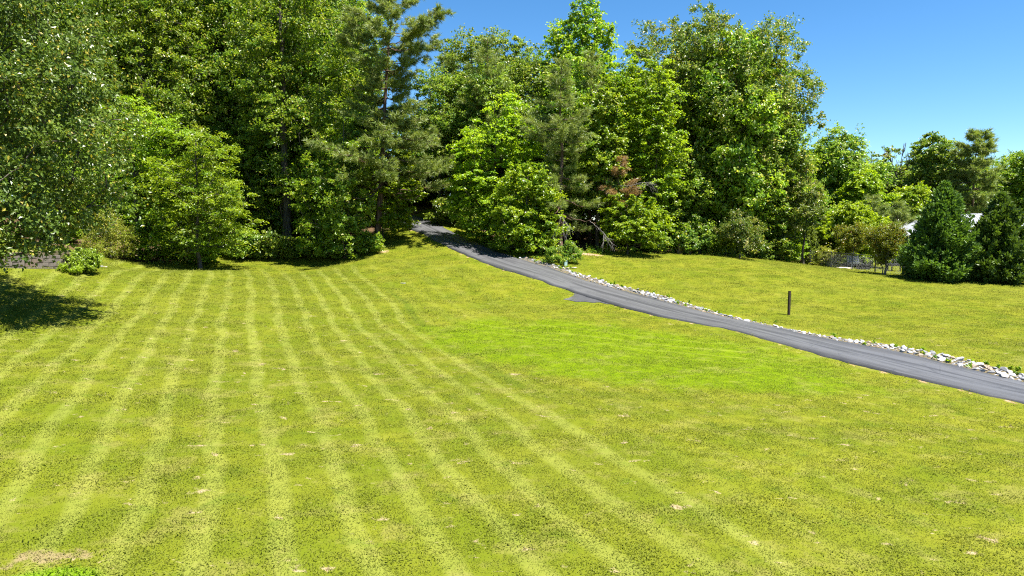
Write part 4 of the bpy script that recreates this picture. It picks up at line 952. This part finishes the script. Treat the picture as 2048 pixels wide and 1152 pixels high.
# band width along the driveway, from what shows beyond its upper edge
sMID = arc; wy = np.interp(MID[:, 1], [15, 20, 24, 28, 30, 33, 36, 40, 44], [.85, .85, .8, .62, .42, .40, .75, .8, .55])
band = (MID[:, 1] > 17) & (MID[:, 1] < 45.6)
bi = np.nonzero(band)[0]
rr = np.random.default_rng(77); placed = np.zeros((0, 3)); cand = []
for _ in range(9000):
    i = rr.choice(bi); wdt = wy[i]; f = rr.random(); o = HW + .12 + f * wdt
    s = rr.uniform(.08, 1.0) ** 1.3 * .27 + .12 * (1.0 if wdt > .7 else .62) * (1.05 if MID[i, 1] < 27 else .85)
    p = MID[i] + NOR[i] * o
    if p[0] > p[1] * .80 + 2: continue
    if len(placed) and (np.hypot(placed[:, 0] - p[0], placed[:, 1] - p[1]) < (placed[:, 2] + s) * .34).any(): continue
    placed = np.vstack([placed, [p[0], p[1], s]])
order = np.argsort(-placed[:, 2] / placed[:, 1])
big, small = placed[order[:300]], placed[order[300:]]
for (x, y, s) in big:
    k = rr.choice(3, p=[.62, .26, .12]); me_ = RMesh[k][rr.integers(5)]
    o = link('rock', me_, None, (x, y, float(Z(x, y)) + .06 * s + .015))
    o.rotation_euler = (rr.uniform(-.4, .4), rr.uniform(-.4, .4), rr.uniform(0, 6.28)); o.scale = (s * rr.uniform(.9, 1.3), s * rr.uniform(.9, 1.2), s * rr.uniform(.8, 1.15))
    st_ = 'near the right border' if y < 24 else 'below the wooden post' if y < 30 else 'opposite the turnout' if y < 38 else 'near the utility box'
    o['label'] = RL[k] + ', ' + st_; o['category'] = 'rock'; o['group'] = ('pale', 'dark', 'tan')[k] + ' rocks lining the driveway ' + st_
# the many small stones between them
sb = bmesh.new(); proto = [rock_mesh(300 + i) for i in range(3)]; pv = [(np.array([v.co[:] for v in b_.verts]), [[v.index for v in f.verts] for f in b_.faces]) for b_ in proto]
for b_ in proto: b_.verts.index_update()
pv = []
for b_ in proto:
    b_.verts.ensure_lookup_table(); b_.verts.index_update(); pv.append((np.array([v.co[:] for v in b_.verts]), np.array([[v.index for v in f.verts] for f in b_.faces if len(f.verts) == 3])))
VV, FF, off = [], [], 0
spts = [(x, y, s) for x, y, s in small]
for _ in range(1500):
    i = rr.choice(bi); p = MID[i] + NOR[i] * (HW + .03 + rr.random() * (wy[i] + .1)); spts.append((p[0], p[1], rr.uniform(.05, .11)))
for x, y, s in spts:
    v, f = pv[rr.integers(3)]; a = rr.uniform(0, 6.28); ca, sa = math.cos(a), math.sin(a)
    q = v * s * rr.uniform(.8, 1.2, 3); q = np.stack([q[:, 0] * ca - q[:, 1] * sa, q[:, 0] * sa + q[:, 1] * ca, q[:, 2]], 1) + np.array([x, y, float(Z(x, y)) + .12 * s + .01])
    VV.append(q); FF.append(f + off); off += len(q)
sb.free()
link('gravel', mesh_np('gravel', np.concatenate(VV), np.concatenate(FF), RM[1]), kind='stuff', label='small grey stones filled in between the rocks beside the driveway', category='gravel')
# earth bed under them
bedc = np.array([0, .25, .5, .75, 1.0]); bx = []
for i in bi[::1]:
    for c in bedc: bx.append(MID[i] + NOR[i] * (HW - .05 + c * (wy[i] + .15 + .10 * math.sin(i * .37) + .06 * math.sin(i * 1.3))))
bx = np.array(bx); ii, jj = np.meshgrid(np.arange(4), np.arange(len(bi) - 1)); q0 = (jj * 5 + ii).ravel()
M['bed'] = plain_mat('stony_earth', (.13, .10, .065), (.075, .07, .035), 5, .9, .1, 0, .6)
link('stone_bed', mesh_np('stone_bed', np.c_[bx, Z(bx[:, 0], bx[:, 1]) + .02], np.stack([q0, q0 + 1, q0 + 6, q0 + 5], 1), M['bed'], smooth=True), kind='structure', label='strip of stony earth under the rocks')

# ------------------------------------------------------------------ post, utility box, flat stones
M['post'] = plain_mat('dark_wood', (.055, .040, .028), (.028, .021, .016), 14, .8, .2)
M['box'] = plain_mat('pale_green_paint', (.36, .48, .46), (.28, .40, .39), 5, .5, .4)
M['stone'] = plain_mat('flat_stone', (.48, .40, .33), (.36, .29, .23), 7, .85, .2)
b = ground(1577.5, 630); r = thing('wooden_post', 'short dark square wooden post standing alone in the grass beyond the driveway', 'post', b)
hp = (630 - 582.5) * px_m(b[1])
bm = bmesh.new(); box_bm(bm, (0, 0, hp / 2 - .06), (.11, .11, hp + .12), .2, .01); link('shaft', bm_mesh('shaft', bm, M['post']), r)
bm = bmesh.new(); box_bm(bm, (0, 0, hp + .013), (.12, .12, .024), .2, .006); link('cap', bm_mesh('cap', bm, M['post']), r)
b = ground(1131, 533); r = thing('utility_box', 'small pale blue-green utility pedestal in front of the scrubby bush', 'utility box', b)
bm = bmesh.new(); box_bm(bm, (0, 0, .15), (.20, .17, .34), .2, .015); link('housing', bm_mesh('housing', bm, M['box']), r)
bm = bmesh.new(); box_bm(bm, (0, 0, .335), (.225, .195, .045), .2, .015); link('lid', bm_mesh('lid', bm, M['box']), r)
def flat_stone(label, p, s, seed, mat, rz=0):
    o = link('flat_stone', bm_mesh('flat_stone', rock_mesh(seed), mat), None, (p[0], p[1], p[2] + s[2] * .2), label=label, category='stone'); o.scale = s; o.rotation_euler = (0, 0, rz); return o
flat_stone('long low tan stone lying in front of the utility box', ground(1143, 536.5), (1.1, .5, .14), 321, M['stone'], .1)
flat_stone('dark small stone at the right foot of the azalea', ground(191, 532), (.42, .3, .3), 322, RM[1])
flat_stone('pale small stone right of the azalea, the nearer of two', ground(200, 534.5), (.4, .3, .2), 323, RM[0])
flat_stone('tan small stone furthest right of the azalea', ground(210, 534.8), (.36, .25, .14), 324, RM[2])
flat_stone('pale flat stone lying on the lawn at the edge of the stripes', ground(806, 567), (.42, .3, .07), 325, RM[0])

# ------------------------------------------------------------------ block wall at the far left
WM = [plain_mat('wall_block', (.150, .128, .112), (.085, .075, .066), 5, .9, .15, 0, .5), plain_mat('wall_block_rusty', (.160, .122, .098), (.10, .076, .06), 5, .9, .15, 0, .5)]
wa, wb = ground(-210, 538), ground(134, 538)
r = thing('block_wall', 'low retaining wall of weathered grey-brown blocks behind the pear tree\'s hanging leaves', 'wall', (0, 0, 0))
dv = wb - wa; Lw = math.hypot(dv[0], dv[1]); dv /= Lw; rzw = math.atan2(dv[1], dv[0]); bl_, bh = .56, .19
nb = int(Lw / bl_); g = np.random.default_rng(91)
bmeshes = [boxes('block', WM[k], [((0, 0, 0), (bl_ - .010, .30, bh - .008), 0, .010)]) for k in (0, 1)]
zb = [float(Z(wa[0] + dv[0] * s, wa[1] + dv[1] * s)) for s in np.linspace(0, Lw, nb + 1)]
for c in range(4):
    for k in range(nb + 1):
        s = (k + (.5 if c % 2 else 0)) * bl_
        if s > Lw - .2 + (0 if c < 3 else -.5): continue
        x, y = wa[0] + dv[0] * s, wa[1] + dv[1] * s
        z0 = np.interp(s, [0, Lw], [zb[0], zb[-1]])
        o = link('block', bmeshes[int(g.random() < (.45 if c < 2 else .15))], r, (x + g.normal(0, .012), y + .03 * c + g.normal(0, .012), z0 - .10 + bh * (c + .5)))
        o.rotation_euler = (0, 0, rzw + g.normal(0, .012))
x, y = (wa + wb)[:2] / 2
link('backfill', boxes('backfill', M['bed'], [((x, y + .34, np.mean([zb[0], zb[-1]]) + .28), (Lw - .3, .42, .8), rzw)]), r)

# ------------------------------------------------------------------ chain-link fence and what stands behind it
M['steel'] = plain_mat('dull_steel', (.10, .105, .11), (.06, .063, .066), 10, .45, .5, .7)
M['wire'] = plain_mat('wire', (.13, .135, .14), None, 10, .5, .5, .6)
M['black'] = plain_mat('black_plastic', (.022, .024, .028), (.015, .016, .018), 6, .5, .4)
M['slat'] = plain_mat('weathered_slat', (.13, .15, .17), (.09, .105, .12), 6, .7, .3)
fp = [ground(px, py) for px, py in ((1619.5,531),(1661,535.5),(1704,540),(1750,544.5),(1805.5,550),(1862,555.5))]
fb = fp[0] + np.array([1.2, 9.0, 0]); fb[2] = float(Z(fb[0], fb[1])); fm = (fp[0] + fb) / 2; fm[2] = float(Z(fm[0], fm[1]))
fr = thing('chain_link_fence', 'low grey chain-link fence running from the wood to the left cypress', 'fence', (0, 0, 0))
FH = 1.22; route = [fb, fm] + fp
for k, p in enumerate(route):
    thick = .05 if k in (5, 6) else .032
    if k == 6: thick = .075
    V, F = tubes([p - [0, 0, .2]], [p + [0, 0, FH + .05]], [thick], [thick], 8)
    o = link('post', mesh_np('post', V, F, M['steel'], smooth=True), fr)
    bm = bmesh.new(); bmesh.ops.create_uvsphere(bm, u_segments=8, v_segments=5, radius=thick * 1.25); bmesh.ops.translate(bm, verts=bm.verts[:], vec=p + [0, 0, FH + .06])
    link('post_cap', bm_mesh('post_cap', bm, M['steel'], True), o)
A0, B0 = np.array(route[:-1]), np.array(route[1:])
for p, q in zip(A0, B0):
    V, F = tubes([p + [0, 0, FH]], [q + [0, 0, FH]], [.024], [.024], 6); link('rail', mesh_np('rail', V, F, M['steel'], smooth=True), fr)
W0, W1 = [], []
for p, q in zip(A0, B0):
    Ls = np.linalg.norm((q - p)[:2]); n = int(Ls / .11)
    for k in range(-int(FH / .11), n):
        for sgn in (1, -1):
            s0, s1 = k * .11, k * .11 + FH; h0, h1 = (0.03, FH) if sgn > 0 else (FH, 0.03)
            u0, u1 = max(s0, 0), min(s1, Ls)
            if u1 - u0 < .05: continue
            za = h0 + (h1 - h0) * (u0 - s0) / FH; zb_ = h0 + (h1 - h0) * (u1 - s0) / FH
            W0.append(p + (q - p) * (u0 / Ls) + [0, 0, za]); W1.append(p + (q - p) * (u1 / Ls) + [0, 0, zb_])
V, F = tubes(W0, W1, np.full(len(W0), .0015), np.full(len(W0), .0015), 3)
link('wire_mesh', mesh_np('wire_mesh', V, F, M['wire']), fr, kind='stuff')
# black tub
b = ground(1737, 540.5); b[1] += .8; b[2] = float(Z(b[0], b[1]))
r = thing('plastic_tub', 'black plastic stock tub on the grass behind the fence', 'tub', b)
bm = bmesh.new(); box_bm(bm, (0, 0, .19), (.86, .55, .36), 0, .03)
top = [f for f in bm.faces if f.normal.z > .9 and f.calc_area() > .2]
bmesh.ops.inset_region(bm, faces=top, thickness=.03); bmesh.ops.translate(bm, verts=list({v for f in top for v in f.verts}), vec=(0, 0, -.28))
link('tub_body', bm_mesh('tub_body', bm, M['black']), r)
link('rim', boxes('rim', M['black'], [((0, .285, .375), (.92, .04, .04)), ((0, -.285, .375), (.92, .04, .04)), ((.44, 0, .375), (.04, .53, .04)), ((-.44, 0, .375), (.04, .53, .04))]), r)
# slatted bench
b = np.array([b[0] + .02, b[1] + 1.3, 0]); b[2] = float(Z(b[0], b[1]))
r = thing('slatted_bench', 'blue-grey slatted bench standing behind the black tub', 'bench', b, .1)
sm = boxes('slat', M['slat'], [((0, 0, 0), (1.0, .10, .03), 0, .006)])
for k in range(4): link('slat', sm, r, (0, -.18 + .12 * k, .45))
for k in range(4):
    o = link('slat', sm, r, (0, .30 + .02 * k, .56 + .13 * k)); o.rotation_euler = (R(80), 0, 0)
lm = boxes('leg', M['slat'], [((0, 0, .21), (.07, .07, .43))]); bmn = boxes('back_post', M['slat'], [((0, 0, .53), (.07, .05, 1.06))])
for sx in (-.44, .44):
    link('leg', lm, r, (sx, -.17, 0)); link('back_post', bmn, r, (sx, .39, 0))
# pale flat stones under the left crape myrtle
b = ground(1690, 537); b[1] += .5; b[2] = float(Z(b[0], b[1]))
flat_stone('pale tan paving slab lying left of the crape myrtle stems', b, (1.3, .7, .22), 331, M['stone'], .2)
b = ground(1706, 538.5); b[1] += .7; b[2] = float(Z(b[0], b[1]))
flat_stone('pale tan paving slab lying right under the crape myrtle stems', b, (.9, .6, .2), 332, M['stone'], -.3)
# low black table by the cypress
b = ground(1822, 548); b[1] += 2.0; b[2] = float(Z(b[0], b[1]))
r = thing('low_table', 'low black table in the yard at the left side of the left cypress', 'table', b)
link('table_top', boxes('table_top', M['black'], [((0, 0, .50), (1.1, .7, .14), 0, .02)]), r)
lg = boxes('leg', M['black'], [((0, 0, .215), (.07, .07, .43))])
for sx in (-.48, .48):
    for sy in (-.28, .28): link('leg', lg, r, (sx, sy, 0))

# ------------------------------------------------------------------ white house behind the cypresses
M['siding'] = plain_mat('white_siding', (.66, .68, .70), (.60, .62, .64), 3, .6, .3, 0, .05)
M['roof'] = plain_mat('pale_metal_roof', (.30, .315, .345), (.26, .275, .30), 2, .4, .5, .1, .05)
M['trim'] = plain_mat('tan_trim', (.52, .44, .33), (.46, .38, .28), 4, .6, .3)
M['glass'] = plain_mat('window_glass', (.02, .025, .03), (.015, .02, .025), 3, .08, .6, 0, 0)
Yh = 61.0; c0 = np.array(ray(1812, 545, Yh)); zg = float(Z(c0[0] + 7, Yh + 3)) - .1
hz = ray(1812, 471, Yh)[2] - zg           # eave height
rh = thing('house', 'white one-storey house with a pale metal hip roof behind the two cypresses', 'house', (c0[0], Yh, zg), R(-9))
HWd, HDp = 15.0, 9.0
sid = bmesh.new()
for k in range(int(hz / .2)):                # lapped siding boards
    pass
sid.free()
bd_f = boxes('siding_board', M['siding'], [((HWd / 2, 0, 0), (HWd, .035, .195), 0)]); bd_s = boxes('siding_board', M['siding'], [((0, HDp / 2, 0), (.035, HDp - .04, .195), 0)])
nbd = int(hz / .2)
link('wall', boxes('wall', M['siding'], [((HWd / 2, HDp / 2, hz / 2), (HWd - .06, HDp - .06, hz))]), rh)
for k in range(nbd):
    z = .11 + k * .2
    o = link('siding_board', bd_f, rh, (0, 0, z)); o.rotation_euler = (R(-4), 0, 0)
    o = link('siding_board', bd_s, rh, (0, .02, z)); o.rotation_euler = (0, R(4), 0)
link('corner_trim', boxes('corner_trim', M['siding'], [((-.02, -.02, hz / 2), (.14, .14, hz))]), rh)
ov = .5; rz_ = ray(1935, 427, Yh + 3)[2] - zg; x0, x1, y0, y1 = -ov, HWd + ov, -ov, HDp + ov; mx = (y1 - y0) / 2
V = np.array([(x0, y0, hz), (x1, y0, hz), (x1, y1, hz), (x0, y1, hz), (x0 + mx, y0 + mx, rz_), (x1 - mx, y0 + mx, rz_)])
rb_ = bmesh.new(); vs = [rb_.verts.new(v) for v in V]
for f in ((0, 1, 5, 4), (1, 2, 5), (2, 3, 4, 5), (3, 0, 4), (3, 2, 1, 0)): rb_.faces.new([vs[i] for i in f])
roof = link('roof', bm_mesh('roof', rb_, M['roof']), rh)
def seam(a, b_, n=1):
    V, F = tubes([a], [b_], [.022], [.022], 4); link('seam', mesh_np('seam', V, F, M['roof']), roof)
for k in range(1, 36):
    x = x0 + k * .45; top = min(1, min(x - x0, x1 - x) / mx)
    seam(np.array((x, y0, hz + .015)), np.array((x, y0 + mx * top, hz + (rz_ - hz) * top + .015)))
for k in range(1, 22):
    y = y0 + k * .45; top = min(1, min(y - y0, y1 - y) / mx)
    seam(np.array((x0, y, hz + .015)), np.array((x0 + mx * top, y, hz + (rz_ - hz) * top + .015)))
link('fascia', boxes('fascia', M['trim'], [((HWd / 2, y0 + .03, hz - .10), (HWd + 2 * ov, .05, .18)), ((x0 + .03, HDp / 2, hz - .10), (.05, HDp + 2 * ov - .12, .18))]), rh)
for x in (3.2, 7.0, 11.5):
    wdw = link('window', boxes('window', M['trim'], [((x, -.03, 1.55), (1.1, .08, .08)), ((x, -.03, .62 + .1), (1.2, .10, .08)), ((x - .52, -.03, 1.14), (.07, .08, .76)), ((x + .52, -.03, 1.14), (.07, .08, .76))]), rh)
    link('pane', boxes('pane', M['glass'], [((x, -.035, 1.14), (.97, .03, .75))]), wdw)

print('BACK TREES', nback, 'TRIS', sum(sum(len(p.vertices) - 2 for p in m.polygons) if len(m.polygons) < 2000 else len(m.polygons) * (len(m.polygons[0].vertices) - 2) for m in bpy.data.meshes))
